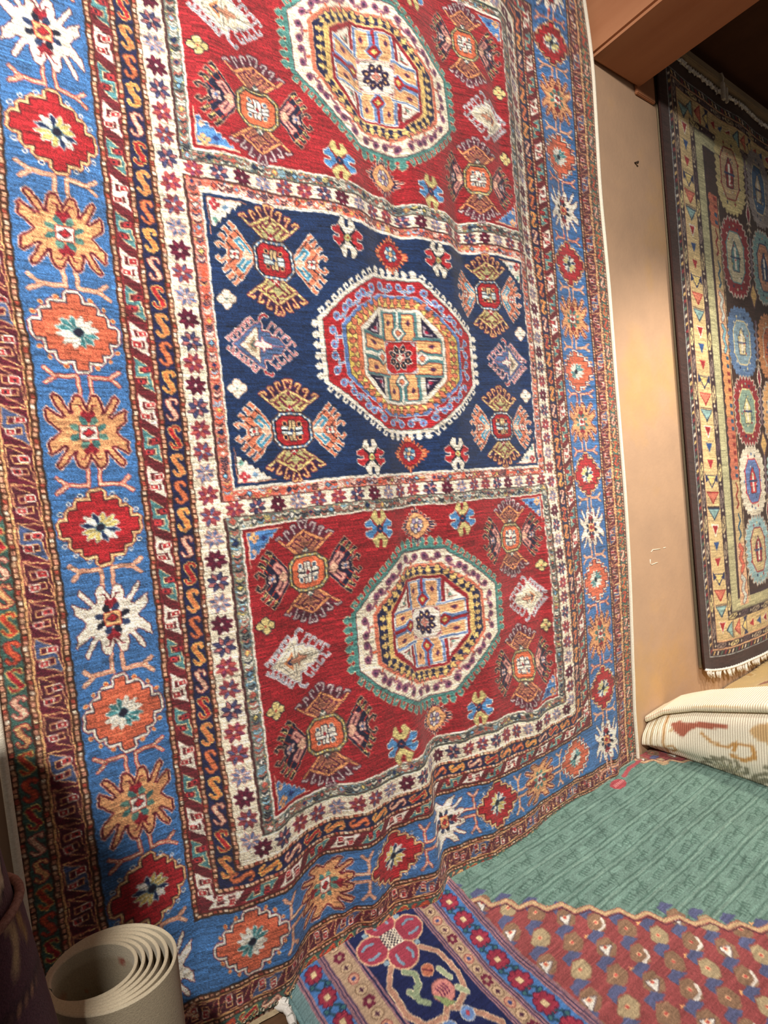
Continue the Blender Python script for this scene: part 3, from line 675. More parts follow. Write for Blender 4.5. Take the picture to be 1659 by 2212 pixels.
-16,-11,-39,-18,-14,-48,-18,-15,-54,-18,-15,-59,-16,-13,-62,-14,-10,-61,-12,-5,-59,-9,0,-55,-5,5,-52,-2,9,-50,1,7,-51,
2,-1,-55,3,-8,-61,4,-14,-67,5,-15,-73,5,-14,-77,5,-14,-81,5,-14,-82,3,-16,-78,1,-18,-75,0,-11,-82,-1,-1,-95,0,6,-104,
3,8,-102,6,3,-88,8,-4,-69,9,-7,-51,10,-10,-33,10,-14,-12,10,-18,11,-16,-8,-4,-16,-8,-6,-16,-8,-8,-17,-8,-10,-17,-8,
-12,-18,-9,-15,-20,-10,-18,-22,-12,-21,-25,-14,-25,-28,-16,-28,-30,-17,-33,-29,-17,-38,-27,-17,-45,-25,-18,-52,-23,
-19,-60,-21,-18,-66,-19,-17,-72,-17,-13,-69,-15,-10,-64,-13,-6,-59,-11,-2,-55,-7,2,-53,-3,1,-55,0,-4,-60,2,-10,-66,4,
-15,-72,5,-18,-75,5,-16,-75,3,-15,-73,2,-17,-71,-2,-15,-74,-5,-6,-85,-6,-3,-91,-5,2,-97,-2,8,-100,1,9,-93,5,2,-72,8,
-6,-47,11,-12,-24,11,-15,-10,12,-16,-2,12,-17,5,-17,-9,-8,-17,-9,-10,-17,-9,-12,-17,-9,-14,-18,-9,-17,-18,-9,-21,-20,
-10,-26,-23,-12,-32,-28,-16,-37,-34,-20,-42,-40,-24,-43,-39,-22,-41,-34,-20,-44,-29,-20,-52,-26,-21,-62,-23,-20,-68,
-20,-16,-66,-18,-11,-59,-17,-10,-56,-17,-11,-52,-15,-9,-47,-12,-3,-44,-7,-2,-46,-2,-6,-54,1,-12,-65,3,-14,-72,3,-14,
-76,3,-11,-75,0,-9,-69,-3,-9,-64,-7,-8,-63,-9,-4,-70,-8,-3,-78,-5,0,-85,-3,6,-89,1,9,-95,6,2,-84,10,-8,-66,12,-13,-49,
13,-15,-38,13,-16,-31,14,-16,-26,-18,-10,-10,-18,-10,-12,-18,-9,-14,-18,-9,-16,-18,-9,-19,-19,-10,-22,-20,-10,-27,-22,
-12,-32,-27,-15,-38,-34,-20,-44,-41,-24,-46,-39,-21,-36,-34,-19,-37,-29,-19,-49,-25,-20,-62,-22,-20,-69,-19,-15,-66,
-17,-10,-59,-16,-8,-54,-16,-10,-50,-16,-10,-44,-12,-2,-36,-8,-2,-38,-3,-7,-48,0,-12,-58,1,-12,-66,2,-11,-70,1,-8,-71,
-1,-6,-67,-5,-4,-62,-8,-5,-58,-9,-8,-56,-6,-8,-71,-3,-3,-90,-2,5,-107,2,9,-113,7,1,-96,11,-9,-75,12,-13,-63,13,-14,
-57,14,-15,-51,14,-16,-45,-19,-10,-13,-19,-10,-14,-19,-10,-16,-19,-10,-17,-19,-10,-19,-19,-10,-22,-19,-10,-25,-21,-11,
-28,-24,-13,-33,-30,-16,-36,-36,-20,-38,-35,-18,-32,-31,-16,-34,-26,-16,-46,-23,-18,-61,-20,-18,-71,-18,-13,-66,-16,
-8,-58,-15,-5,-51,-14,-5,-45,-14,-5,-39,-11,-1,-33,-8,-3,-35,-4,-8,-42,-2,-11,-50,0,-11,-57,0,-9,-62,-1,-6,-64,-3,-3,
-62,-5,-1,-58,-7,-5,-53,-6,-13,-53,-3,-15,-68,0,-8,-92,1,2,-115,4,7,-121,8,0,-105,11,-9,-83,13,-12,-77,14,-13,-74,14,
-14,-69,15,-15,-62,-19,-11,-15,-19,-11,-16,-19,-11,-17,-19,-11,-18,-19,-10,-19,-19,-10,-20,-19,-10,-22,-20,-10,-22,
-21,-10,-23,-23,-11,-23,-27,-13,-24,-28,-13,-26,-26,-13,-33,-22,-14,-42,-20,-15,-53,-19,-16,-60,-18,-12,-58,-15,-6,
-51,-12,0,-44,-11,3,-37,-11,2,-32,-9,2,-30,-7,-3,-33,-4,-10,-39,-3,-12,-44,-2,-11,-48,-2,-8,-51,-3,-5,-54,-4,-2,-56,
-4,-1,-54,-4,-8,-49,-3,-18,-49,1,-22,-60,2,-13,-81,3,-1,-103,5,4,-114,8,0,-109,11,-8,-97,12,-11,-91,14,-12,-87,15,-13,
-80,15,-14,-72,-20,-12,-17,-20,-12,-18,-20,-12,-18,-20,-11,-19,-20,-11,-19,-20,-11,-19,-19,-10,-18,-18,-9,-16,-17,-8,
-13,-16,-6,-10,-19,-6,-8,-20,-7,-14,-20,-10,-27,-19,-11,-35,-19,-13,-40,-19,-14,-44,-18,-11,-43,-15,-4,-39,-11,4,-33,
-7,10,-27,-8,9,-23,-7,6,-23,-6,-2,-29,-5,-11,-34,-4,-12,-36,-4,-11,-36,-4,-8,-37,-5,-5,-40,-5,-2,-45,-4,-2,-47,-2,-11,
-41,0,-23,-37,4,-28,-42,4,-16,-61,3,-4,-78,5,1,-93,8,-1,-99,9,-7,-92,12,-11,-89,14,-11,-89,14,-13,-80,15,-14,-71,-21,
-12,-19,-21,-12,-19,-21,-12,-20,-21,-12,-20,-21,-12,-19,-21,-11,-18,-20,-10,-16,-18,-9,-13,-15,-6,-7,-12,-3,-1,-13,-1,
6,-14,-2,3,-17,-8,-14,-18,-11,-27,-20,-13,-30,-21,-14,-30,-20,-10,-28,-16,-3,-24,-11,5,-20,-6,12,-16,-6,12,-12,-6,9,
-11,-6,-1,-17,-6,-9,-22,-6,-12,-23,-6,-11,-22,-6,-9,-22,-7,-6,-21,-7,-4,-22,-4,-4,-29,-2,-12,-27,1,-24,-22,3,-25,-27,
2,-14,-39,1,-4,-48,3,0,-57,6,-2,-63,8,-8,-60,10,-11,-60,13,-12,-63,14,-12,-61,14,-13,-58,-22,-13,-20,-22,-13,-20,-22,
-13,-21,-22,-13,-20,-22,-13,-20,-22,-12,-18,-20,-11,-16,-18,-9,-12,-15,-6,-7,-11,-2,-1,-11,-1,4,-12,-2,3,-16,-8,-8,
-19,-12,-18,-22,-15,-23,-23,-14,-21,-21,-10,-16,-18,-5,-13,-12,3,-11,-8,10,-7,-7,11,-3,-6,9,-2,-6,0,-5,-7,-7,-8,-7,
-10,-9,-7,-11,-9,-7,-10,-8,-8,-7,-8,-8,-5,-8,-6,-5,-11,-3,-12,-11,-1,-20,-9,0,-18,-13,-2,-9,-19,-2,-2,-24,1,0,-27,4,
-3,-23,5,-9,-13,9,-12,-16,11,-13,-24,12,-12,-32,13,-12,-39,-23,-14,-21,-23,-14,-21,-23,-14,-21,-23,-14,-21,-23,-14,
-21,-23,-13,-20,-22,-12,-18,-19,-9,-16,-15,-6,-13,-12,-4,-10,-11,-3,-9,-13,-5,-9,-17,-9,-13,-22,-14,-17,-25,-17,-19,
-25,-15,-17,-23,-11,-13,-20,-8,-10,-14,0,-6,-10,6,-2,-8,8,2,-8,6,4,-8,0,4,-8,-6,3,-8,-9,2,-8,-12,1,-8,-12,1,-8,-8,0,
-8,-5,1,-7,-4,1,-6,-8,1,-4,-13,0,-4,-11,-2,-5,-4,-5,-5,2,-6,-2,1,-5,2,-3,5,4,-11,22,8,-12,14,10,-13,7,11,-12,-6,12,
-11,-19,-23,-15,-21,-24,-15,-22,-24,-15,-22,-25,-15,-23,-25,-15,-23,-24,-14,-22,-23,-13,-22,-21,-11,-22,-17,-8,-22,
-14,-6,-22,-13,-6,-23,-15,-8,-23,-20,-12,-19,-24,-16,-17,-28,-19,-17,-27,-15,-13,-25,-12,-10,-22,-11,-11,-16,-4,-6,
-12,2,-1,-10,4,4,-9,2,7,-9,-2,8,-9,-6,8,-9,-8,7,-8,-12,4,-8,-13,2,-9,-8,2,-9,-4,3,-9,-2,5,-9,-3,8,-8,-6,6,-7,-5,3,-8,
1,2,-8,6,3,-4,3,8,0,-3,16,3,-9,22,7,-11,13,8,-12,11,10,-11,4,10,-10,-5,-24,-15,-21,-25,-15,-22,-25,-16,-23,-26,-16,
-24,-26,-16,-25,-26,-15,-26,-25,-15,-26,-24,-13,-28,-20,-10,-30,-16,-8,-33,-15,-8,-33,-17,-11,-29,-22,-15,-22,-26,-18,
-14,-28,-17,-5,-27,-12,1,-25,-11,0,-22,-11,-5,-17,-6,-6,-13,0,-4,-11,1,0,-11,0,5,-10,-4,6,-10,-7,5,-9,-9,2,-9,-12,-2,
-9,-14,-5,-9,-8,-5,-9,-1,-3,-11,3,2,-12,2,5,-10,-1,5,-9,-1,1,-9,3,-1,-9,7,0,-6,5,5,-2,-1,10,2,-7,12,5,-9,9,7,-10,7,8,
-9,4,9,-8,-1,-25,-16,-21,-25,-16,-23,-26,-16,-24,-27,-17,-26,-27,-17,-27,-28,-17,-29,-28,-16,-31,-27,-15,-33,-24,-13,
-36,-17,-8,-39,-15,-9,-42,-18,-11,-34,-24,-17,-26,-27,-19,-17,-27,-15,-2,-26,-8,13,-24,-10,4,-22,-10,-6,-17,-7,-11,
-13,-1,-11,-11,0,-7,-11,-2,0,-11,-7,0,-10,-9,-4,-9,-10,-9,-9,-12,-14,-9,-13,-18,-9,-5,-19,-9,2,-17,-12,7,-8,-13,7,-1,
-12,1,0,-10,0,-6,-9,4,-12,-9,8,-13,-7,7,-9,-3,1,-3,1,-5,2,4,-7,2,5,-7,-1,6,-7,-2,7,-6,-3,-26,-17,-21,-26,-17,-23,-27,
-17,-25,-28,-18,-27,-28,-18,-30,-29,-18,-32,-30,-18,-35,-30,-17,-37,-27,-15,-39,-18,-8,-39,-13,-8,-47,-16,-9,-39,-24,
-17,-36,-27,-20,-35,-25,-15,-24,-24,-8,-10,-23,-9,-12,-21,-10,-20,-17,-7,-24,-12,1,-23,-10,1,-20,-11,-1,-11,-12,-8,
-12,-10,-11,-20,-9,-11,-25,-9,-11,-29,-9,-9,-32,-9,-2,-34,-9,5,-35,-12,11,-22,-13,8,-10,-11,1,-8,-9,-2,-15,-9,4,-28,
-9,9,-32,-7,10,-27,-4,4,-16,-1,-4,-5,2,-6,-3,3,-5,-7,5,-5,-7,6,-4,-8,-26,-17,-20,-27,-18,-22,-28,-18,-25,-29,-18,-28,
-29,-19,-31,-30,-19,-35,-31,-19,-38,-31,-19,-41,-29,-17,-43,-17,-7,-40,-11,-4,-45,-12,-5,-48,-19,-13,-53,-23,-18,-59,
-23,-15,-53,-24,-10,-40,-22,-9,-36,-20,-9,-39,-16,-6,-43,-10,3,-38,-8,4,-34,-9,1,-31,-10,-7,-32,-9,-10,-40,-9,-10,-43,
-9,-9,-43,-10,-5,-44,-10,2,-43,-10,8,-41,-11,10,-36,-10,5,-28,-9,-3,-21,-9,-5,-19,-9,3,-35,-9,10,-47,-8,12,-45,-6,6,
-27,-2,-3,-5,0,-4,-4,1,-3,-8,3,-2,-11,4,-2,-13,-27,-18,-19,-28,-18,-22,-28,-19,-25,-29,-19,-28,-30,-20,-32,-31,-20,
-35,-32,-20,-39,-31,-19,-43,-27,-16,-45,-16,-7,-47,-7,0,-50,-5,1,-54,-11,-5,-59,-18,-13,-62,-22,-14,-60,-23,-12,-55,
-22,-8,-51,-18,-6,-52,-14,-2,-54,-8,5,-54,-6,8,-53,-6,5,-52,-8,-2,-51,-8,-8,-53,-8,-9,-53,-9,-8,-53,-10,-3,-52,-10,3,
-53,-9,8,-55,-8,6,-55,-6,0,-52,-5,-7,-46,-7,-7,-42,-8,1,-46,-9,9,-51,-9,12,-48,-7,8,-34,-4,1,-18,-2,-1,-13,0,-1,-14,1,
0,-17,3,0,-19,-27,-19,-18,-28,-19,-21,-29,-20,-24,-30,-20,-27,-31,-20,-31,-32,-21,-35,-32,-20,-39,-30,-18,-43,-24,-14,
-48,-14,-5,-53,-3,3,-57,2,7,-56,-3,2,-57,-13,-8,-59,-21,-14,-59,-23,-13,-58,-21,-8,-56,-17,-3,-57,-12,1,-62,-7,7,-68,
-3,11,-70,-4,10,-68,-6,2,-65,-7,-5,-62,-8,-8,-60,-10,-6,-58,-11,-2,-58,-11,3,-61,-9,5,-67,-5,2,-75,-2,-6,-76,-2,-12,
-70,-5,-9,-62,-8,-1,-55,-10,7,-51,-10,12,-48,-8,10,-41,-6,5,-32,-4,2,-27,-2,2,-25,0,2,-25,1,1,-26,-28,-20,-16,-29,-20,
-19,-30,-21,-21,-31,-21,-24,-32,-22,-27,-32,-21,-30,-31,-20,-34,-27,-17,-39,-21,-12,-44,-11,-4,-49,-1,4,-52,5,9,-51,2,
6,-49,-10,-5,-48,-20,-13,-48,-22,-13,-49,-19,-7,-50,-14,1,-53,-9,5,-63,-5,9,-72,-2,13,-77,-2,13,-75,-4,7,-72,-6,-1,
-69,-8,-6,-66,-10,-6,-62,-11,-3,-60,-11,0,-63,-7,1,-73,-3,-3,-82,0,-10,-86,0,-15,-81,-4,-10,-72,-8,-2,-63,-11,5,-56,
-12,14,-58,-11,16,-57,-9,12,-52,-7,8,-47,-5,7,-47,-3,6,-45,-1,5,-43,-29,-21,-14,-30,-21,-16,-31,-22,-17,-32,-23,-19,
-33,-23,-21,-32,-22,-23,-31,-21,-25,-27,-18,-28,-21,-13,-31,-14,-7,-34,-7,-3,-38,-4,-1,-41,-6,-3,-42,-13,-8,-43,-18,
-11,-44,-20,-11,-50,-18,-8,-58,-14,-2,-60,-10,2,-61,-7,5,-62,-5,7,-61,-5,7,-60,-6,4,-58,-7,0,-56,-9,-4,-56,-10,-6,-57,
-10,-6,-60,-10,-3,-64,-8,0,-69,-5,0,-73,-4,-4,-73,-4,-8,-72,-6,-5,-72,-10,1,-74,-12,10,-78,-14,19,-81,-14,22,-75,-12,
16,-55,-10,10,-38,-7,10,-43,-4,9,-46,-2,7,-47,-29,-21,-12,-30,-22,-13,-32,-23,-14,-33,-24,-15,-33,-24,-15,-33,-24,-16,
-32,-23,-16,-29,-21,-16,-25,-17,-16,-20,-13,-18,-16,-12,-23,-15,-14,-32,-16,-15,-34,-19,-14,-27,-21,-12,-19,-21,-8,
-16,-18,-7,-21,-15,-5,-29,-12,-3,-36,-10,-2,-40,-8,0,-40,-8,1,-37,-9,0,-37,-9,-2,-39,-9,-4,-43,-10,-6,-48,-10,-9,-54,
-10,-4,-62,-9,2,-69,-8,6,-74,-8,4,-71,-9,0,-66,-10,1,-65,-12,7,-67,-15,14,-69,-16,21,-70,-16,24,-65,-14,20,-58,-11,15,
-50,-8,12,-47,-5,10,-46,-2,7,-46,-29,-21,-12,-31,-23,-12,-32,-24,-12,-33,-25,-13,-34,-26,-13,-35,-26,-12,-35,-26,-12,
-34,-25,-12,-31,-24,-12,-27,-21,-14,-25,-21,-17,-24,-23,-21,-24,-24,-19,-25,-21,-6,-25,-15,10,-23,-9,21,-21,-9,13,-18,
-9,0,-15,-8,-13,-13,-7,-22,-11,-6,-26,-11,-5,-27,-11,-5,-29,-10,-5,-33,-10,-5,-37,-10,-5,-42,-10,-5,-48,-10,-1,-54,
-10,5,-59,-10,9,-62,-10,7,-60,-12,4,-56,-13,5,-55,-15,10,-56,-18,19,-59,-19,26,-60,-18,28,-59,-15,24,-57,-11,19,-54,
-8,14,-50,-5,10,-47,-2,7,-45,-29,-21,-13,-30,-23,-13,-32,-24,-13,-34,-26,-13,-35,-28,-14,-37,-29,-14,-38,-30,-15,-39,
-31,-16,-38,-31,-17,-35,-29,-19,-31,-28,-22,-30,-29,-22,-30,-30,-19,-30,-28,-13,-29,-24,-5,-27,-18,0,-23,-15,-1,-20,
-14,-7,-17,-13,-14,-15,-11,-20,-13,-10,-25,-12,-9,-29,-11,-8,-33,-11,-8,-35,-11,-6,-38,-11,-4,-39,-11,-1,-40,-12,3,
-41,-12,7,-42,-12,8,-42,-12,7,-41,-13,4,-41,-15,4,-43,-17,11,-48,-22,27,-56,-24,37,-60,-21,35,-60,-16,28,-56,-11,20,
-52,-7,14,-49,-4,9,-45,-1,6,-41,-27,-20,-15,-29,-22,-15,-31,-24,-16,-34,-27,-17,-36,-29,-18,-39,-31,-19,-41,-34,-20,
-43,-36,-22,-44,-37,-25,-39,-34,-29,-35,-32,-33,-32,-31,-36,-32,-33,-36,-34,-35,-35,-33,-32,-31,-29,-26,-27,-25,-21,
-26,-22,-18,-26,-19,-16,-28,-16,-14,-29,-14,-12,-31,-13,-11,-34,-12,-10,-37,-11,-10,-40,-11,-7,-39,-11,-3,-36,-12,2,
-33,-13,6,-30,-13,9,-28,-14,9,-27,-14,6,-27,-15,4,-29,-16,3,-33,-19,10,-43,-27,38,-66,-30,52,-75,-24,43,-65,-17,29,
-52,-10,18,-46,-5,12,-42,-2,8,-38,0,4,-32,-25,-19,-17,-28,-21,-19,-30,-24,-20,-33,-27,-22,-36,-30,-24,-40,-33,-25,-43,
-36,-27,-45,-38,-30,-44,-38,-34,-40,-35,-40,-34,-31,-46,-30,-29,-50,-31,-31,-49,-32,-33,-48,-31,-32,-45,-29,-29,-42,
-25,-25,-40,-22,-21,-37,-19,-17,-34,-17,-14,-32,-15,-11,-32,-13,-10,-32,-12,-9,-33,-11,-9,-34,-11,-6,-33,-12,-1,-30,
-12,3,-27,-13,8,-24,-14,10,-22,-15,10,-23,-15,8,-26,-17,7,-33,-19,10,-45,-24,23,-63,-31,49,-84,-33,60,-86,-26,48,-68,
-17,31,-45,-8,16,-32,-4,11,-26,-1,7,-22,1,3,-17,-23,-17,-18,-25,-19,-21,-28,-22,-24,-32,-25,-27,-35,-29,-30,-39,-33,
-32,-42,-37,-34,-44,-38,-35,-43,-37,-36,-39,-34,-38,-33,-29,-42,-28,-26,-46,-28,-26,-45,-28,-28,-45,-28,-29,-45,-27,
-28,-44,-25,-25,-41,-22,-21,-37,-19,-16,-32,-17,-12,-28,-14,-9,-26,-13,-8,-25,-12,-7,-26,-11,-6,-27,-11,-3,-27,-12,0,
-27,-13,4,-26,-14,8,-25,-15,12,-24,-16,13,-24,-17,11,-27,-18,10,-33,-22,16,-43,-26,30,-54,-31,48,-63,-31,55,-64,-26,
48,-57,-18,34,-44,-10,21,-32,-5,13,-22,-2,7,-14,1,3,-7,-19,-14,-16,-22,-16,-20,-25,-19,-25,-29,-23,-30,-33,-27,-34,
-37,-32,-39,-41,-36,-42,-42,-38,-41,-41,-36,-36,-38,-33,-29,-33,-28,-27,-28,-23,-28,-26,-21,-29,-25,-23,-35,-25,-26,
-40,-24,-26,-43,-23,-24,-41,-21,-20,-36,-18,-14,-29,-16,-9,-23,-13,-6,-22,-12,-5,-22,-12,-4,-22,-11,-3,-24,-11,-1,-27,
-12,1,-29,-12,4,-31,-13,8,-32,-15,13,-33,-16,17,-32,-17,14,-33,-19,12,-33,-22,18,-37,-27,33,-45,-31,47,-52,-30,52,-53,
-26,47,-49,-19,36,-40,-12,24,-30,-7,15,-19,-3,8,-10,0,3,0,-15,-10,-10,-18,-13,-15,-21,-15,-20,-24,-19,-25,-29,-23,-32,
-33,-29,-39,-38,-34,-48,-38,-35,-57,-37,-33,-54,-34,-30,-51,-29,-25,-53,-25,-21,-45,-23,-19,-39,-22,-20,-39,-22,-22,
-42,-22,-24,-44,-21,-23,-42,-20,-19,-37,-17,-13,-34,-14,-8,-34,-11,-5,-38,-10,-4,-36,-11,-3,-31,-11,-2,-29,-11,0,-30,
-11,1,-34,-12,2,-40,-13,6,-45,-14,12,-52,-15,16,-58,-15,15,-61,-18,15,-57,-22,21,-54,-27,35,-57,-31,48,-59,-30,53,-57,
-26,46,-49,-19,35,-37,-13,24,-25,-8,15,-15,-4,9,-5,-2,5,4,-10,-5,-2,-13,-8,-5,-15,-11,-8,-19,-14,-12,-22,-17,-17,-26,
-21,-22,-30,-25,-27,-31,-27,-32,-31,-27,-32,-29,-24,-31,-26,-21,-30,-23,-19,-26,-21,-17,-22,-21,-17,-19,-21,-18,-17,
-20,-19,-18,-19,-18,-19,-17,-15,-21,-15,-11,-23,-13,-7,-26,-11,-5,-29,-10,-3,-29,-10,-3,-28,-10,-2,-28,-11,-1,-29,-11,
0,-33,-12,1,-38,-12,4,-46,-13,8,-54,-14,12,-62,-15,14,-66,-18,17,-67,-22,24,-67,-26,35,-66,-29,45,-64,-29,49,-58,-25,
44,-48,-19,33,-35,-13,22,-23,-8,14,-12,-5,10,-3,-3,7,4,-4,0,8,-7,-3,7,-10,-5,6,-12,-7,5,-15,-10,4,-17,-12,3,-21,-16,3,
-23,-19,3,-25,-19,5,-24,-18,8,-23,-17,8,-20,-15,7,-19,-14,8,-19,-14,11,-19,-14,14,-18,-14,12,-17,-13,6,-15,-11,0,-13,
-9,-6,-11,-6,-10,-10,-5,-13,-9,-4,-16,-9,-3,-18,-10,-3,-20,-10,-3,-22,-11,-2,-25,-11,-1,-30,-12,1,-38,-12,4,-47,-13,7,
-55,-15,11,-60,-17,16,-63,-21,23,-64,-24,32,-64,-27,40,-63,-28,45,-59,-25,42,-48,-19,30,-32,-11,18,-18,-9,14,-10,-7,
12,-5,-6,10,-1,2,6,15,-1,3,17,-3,1,18,-6,-1,20,-9,-4,21,-11,-6,22,-14,-9,22,-17,-12,22,-19,-13,22,-19,-12,22,-18,-12,
20,-17,-11,18,-16,-10,17,-16,-10,18,-16,-10,18,-15,-9,16,-14,-8,11,-12,-7,5,-11,-6,0,-10,-4,-4,-9,-4,-7,-9,-4,-10,-9,
-5,-13,-9,-5,-16,-9,-5,-19,-10,-5,-22,-10,-4,-26,-11,-2,-32,-11,0,-39,-12,3,-45,-14,7,-49,-16,12,-50,-19,19,-49,-22,
26,-45,-25,33,-39,-26,37,-31,-24,35,-23,-20,29,-20,-15,22,-18,-12,18,-17,-10,16,-15,-8,14,-13,9,12,17,6,10,20,3,7,24,
0,4,27,-4,1,29,-8,-3,29,-11,-5,27,-13,-7,24,-13,-7,20,-13,-7,15,-13,-6,11,-12,-6,8,-12,-6,6,-12,-6,5,-12,-6,3,-11,-5,
1,-10,-4,0,-9,-3,-2,-9,-2,-3,-8,-2,-6,-7,-3,-8,-7,-4,-10,-8,-6,-13,-8,-7,-16,-8,-8,-19,-9,-8,-22,-9,-7,-25,-10,-6,-29,
-10,-4,-32,-11,-2,-35,-12,2,-37,-14,6,-37,-17,12,-35,-20,19,-31,-22,25,-26,-23,29,-21,-23,30,-17,-20,27,-17,-18,24,
-19,-15,22,-22,-13,20,-23,-12,19,-22,15,17,10,13,16,14,11,13,18,6,10,23,0,4,26,-6,-1,26,-9,-4,22,-10,-4,16,-9,-3,10,
-8,-2,3,-7,-1,-2,-8,-1,-3,-9,-1,-3,-9,-2,-5,-8,-2,-9,-8,-2,-11,-7,-1,-9,-7,1,-7,-6,2,-5,-6,1,-6,-6,-1,-7,-6,-4,-8,-7,
-8,-10,-7,-10,-13,-7,-12,-17,-8,-12,-21,-8,-11,-23,-9,-10,-24,-9,-9,-26,-10,-7,-27,-11,-5,-28,-12,-1,-28,-15,5,-26,
-17,12,-23,-20,18,-19,-22,23,-16,-22,26,-13,-21,26,-12,-20,26,-13,-18,25,-16,-17,24,-19,-15,23,-22,21,22,-4,20,21,-1,
18,20,1,13,16,4,4,7,7,-5,-1,8,-9,-5,6,-8,-3,3,-5,1,1,-4,3,1,-4,5,4,-5,4,6,-6,3,6,-7,1,3,-6,0,0,-6,1,-3,-5,2,-4,-4,4,
-1,-4,6,2,-4,4,4,-5,1,5,-6,-4,4,-6,-9,0,-7,-14,-5,-7,-16,-9,-7,-15,-13,-7,-14,-16,-8,-13,-17,-8,-12,-18,-8,-12,-18,-9,
-12,-20,-10,-9,-21,-12,-3,-21,-15,5,-21,-18,13,-18,-21,20,-15,-22,25,-11,-23,26,-8,-22,27,-8,-21,27,-11,-20,27,-16,
-19,27,-21,24,25,-16,24,25,-17,23,24,-17,21,22,-17,8,10,-12,-5,-2,-7,-9,-6,-7,-6,-2,-11,-1,4,-13,0,7,-3,-1,9,10,-2,8,
18,-4,6,18,-5,3,15,-5,2,8,-4,2,1,-3,4,-1,-3,7,2,-2,9,8,-3,7,12,-4,3,14,-5,-3,12,-5,-11,6,-6,-17,-1,-6,-18,-6,-6,-17,
-10,-7,-16,-12,-7,-14,-12,-8,-14,-11,-7,-16,-12,-7,-18,-13,-8,-15,-16,-10,-8,-20,-13,0,-23,-17,9,-20,-21,19,-16,-23,
24,-11,-23,26,-6,-23,27,-4,-23,29,-11,-22,30,-17,-21,30,-22,25,27,-20,24,26,-20,23,24,-21,19,20,-21,10,11,-20,1,3,-19,
-3,-1,-18,-2,1,-17,0,5,-15,1,8,-9,1,9,-3,0,9,2,-2,7,4,-3,5,3,-3,4,0,-3,4,-3,-2,5,-5,-2,7,-5,-1,8,-5,-2,6,-4,-2,2,-4,
-3,-4,-5,-4,-10,-7,-5,-15,-9,-5,-17,-11,-6,-17,-12,-6,-16,-13,-6,-16,-14,-7,-15,-14,-7,-16,-15,-7,-17,-16,-8,-15,-17,
-10,-9,-18,-13,-2,-17,-16,7,-15,-19,15,-13,-22,21,-13,-23,25,-15,-24,28,-21,-23,31,-27,-24,31,-23,-24,31,-18,24,26,
-16,23,24,-17,20,22,-19,16,18,-20,11,12,-22,5,7,-23,2,4,-24,1,4,-24,2,6,-22,2,8,-19,1,9,-17,1,9,-15,0,8,-13,-1,6,-12,
-1,6,-13,-1,5,-14,-1,6,-16,-1,6,-18,-1,6,-21,-1,4,-24,-1,0,-26,-2,-4,-27,-3,-9,-25,-4,-13,-22,-5,-15,-21,-5,-16,-19,
-5,-16,-19,-6,-16,-19,-6,-16,-19,-6,-16,-20,-7,-15,-20,-8,-12,-19,-10,-8,-17,-13,-1,-13,-16,6,-9,-19,12,-5,-21,18,-3,
-22,23,-2,-24,27,1,-25,30,6,-26,31,13,-26,31,18,22,25,-8,21,22,-11,18,20,-15,15,17,-19,12,13,-23,8,10,-26,6,8,-27,4,7,
-28,3,7,-27,2,8,-26,2,8,-24,1,8,-23,0,8,-22,0,7,-22,0,6,-22,0,6,-23,0,6,-25,0,5,-27,0,4,-30,-1,2,-32,-1,-1,-33,-2,-4,
-33,-2,-8,-32,-3,-11,-30,-4,-13,-28,-4,-14,-27,-5,-15,-26,-5,-15,-25,-6,-15,-24,-6,-14,-23,-7,-13,-22,-8,-10,-19,-10,
-6,-16,-13,-1,-11,-15,5,-6,-18,11,-1,-20,16,4,-21,21,10,-23,24,18,-25,27,27,-26,28,35,-26,29,43,20,23,2,18,21,-4,16,
19,-10,14,16,-17,12,13,-23,10,11,-29,8,10,-31,6,9,-32,4,8,-31,3,8,-29,2,8,-27,1,8,-25,1,7,-25,0,7,-25,0,6,-27,0,6,-29,
0,5,-30,0,4,-32,0,3,-33,-1,1,-33,-1,-1,-34,-2,-4,-34,-2,-7,-33,-3,-9,-33,-3,-11,-33,-4,-13,-32,-4,-13,-31,-5,-14,-30,
-5,-13,-28,-6,-12,-26,-7,-11,-24,-9,-8,-20,-10,-4,-15,-12,0,-10,-15,5,-4,-17,9,1,-18,14,7,-20,18,14,-21,21,22,-23,24,
32,-24,25,45,-26,26,59,18,21,11,17,19,4,15,18,-3,14,16,-13,12,14,-24,11,12,-32,9,11,-36,7,10,-35,5,9,-33,4,8,-30,3,8,
-27,2,8,-24,1,7,-24,1,7,-26,1,6,-29,1,6,-31,1,5,-33,0,3,-34,0,2,-33,-1,0,-33,-1,-2,-32,-2,-4,-32,-2,-6,-33,-3,-8,-34,
-3,-10,-34,-4,-11,-35,-4,-12,-35,-5,-12,-34,-5,-12,-32,-6,-11,-29,-7,-9,-26,-9,-6,-21,-10,-3,-15,-12,0,-8,-14,4,-2,
-16,8,5,-17,12,10,-19,16,17,-20,19,25,-21,21,38,-23,22,59,-25,22,82,17,20,15,15,18,7,14,17,-2,13,15,-12,12,14,-21,11,
13,-28,10,11,-32,8,10,-34,6,9,-33,5,9,-31,3,8,-29,2,8,-28,1,7,-28,1,7,-28,1,6,-30,1,5,-32,1,4,-33,0,3,-33,0,1,-33,-1,
0,-33,-1,-2,-32,-2,-4,-33,-2,-6,-33,-2,-8,-34,-3,-9,-35,-3,-10,-36,-4,-11,-36,-4,-11,-35,-5,-11,-33,-6,-9,-30,-7,-8,
-26,-9,-5,-21,-10,-2,-15,-12,1,-8,-14,4,0,-15,8,8,-16,11,18,-18,14,30,-19,16,46,-20,17,65,-22,18,89,-25,19,113,]
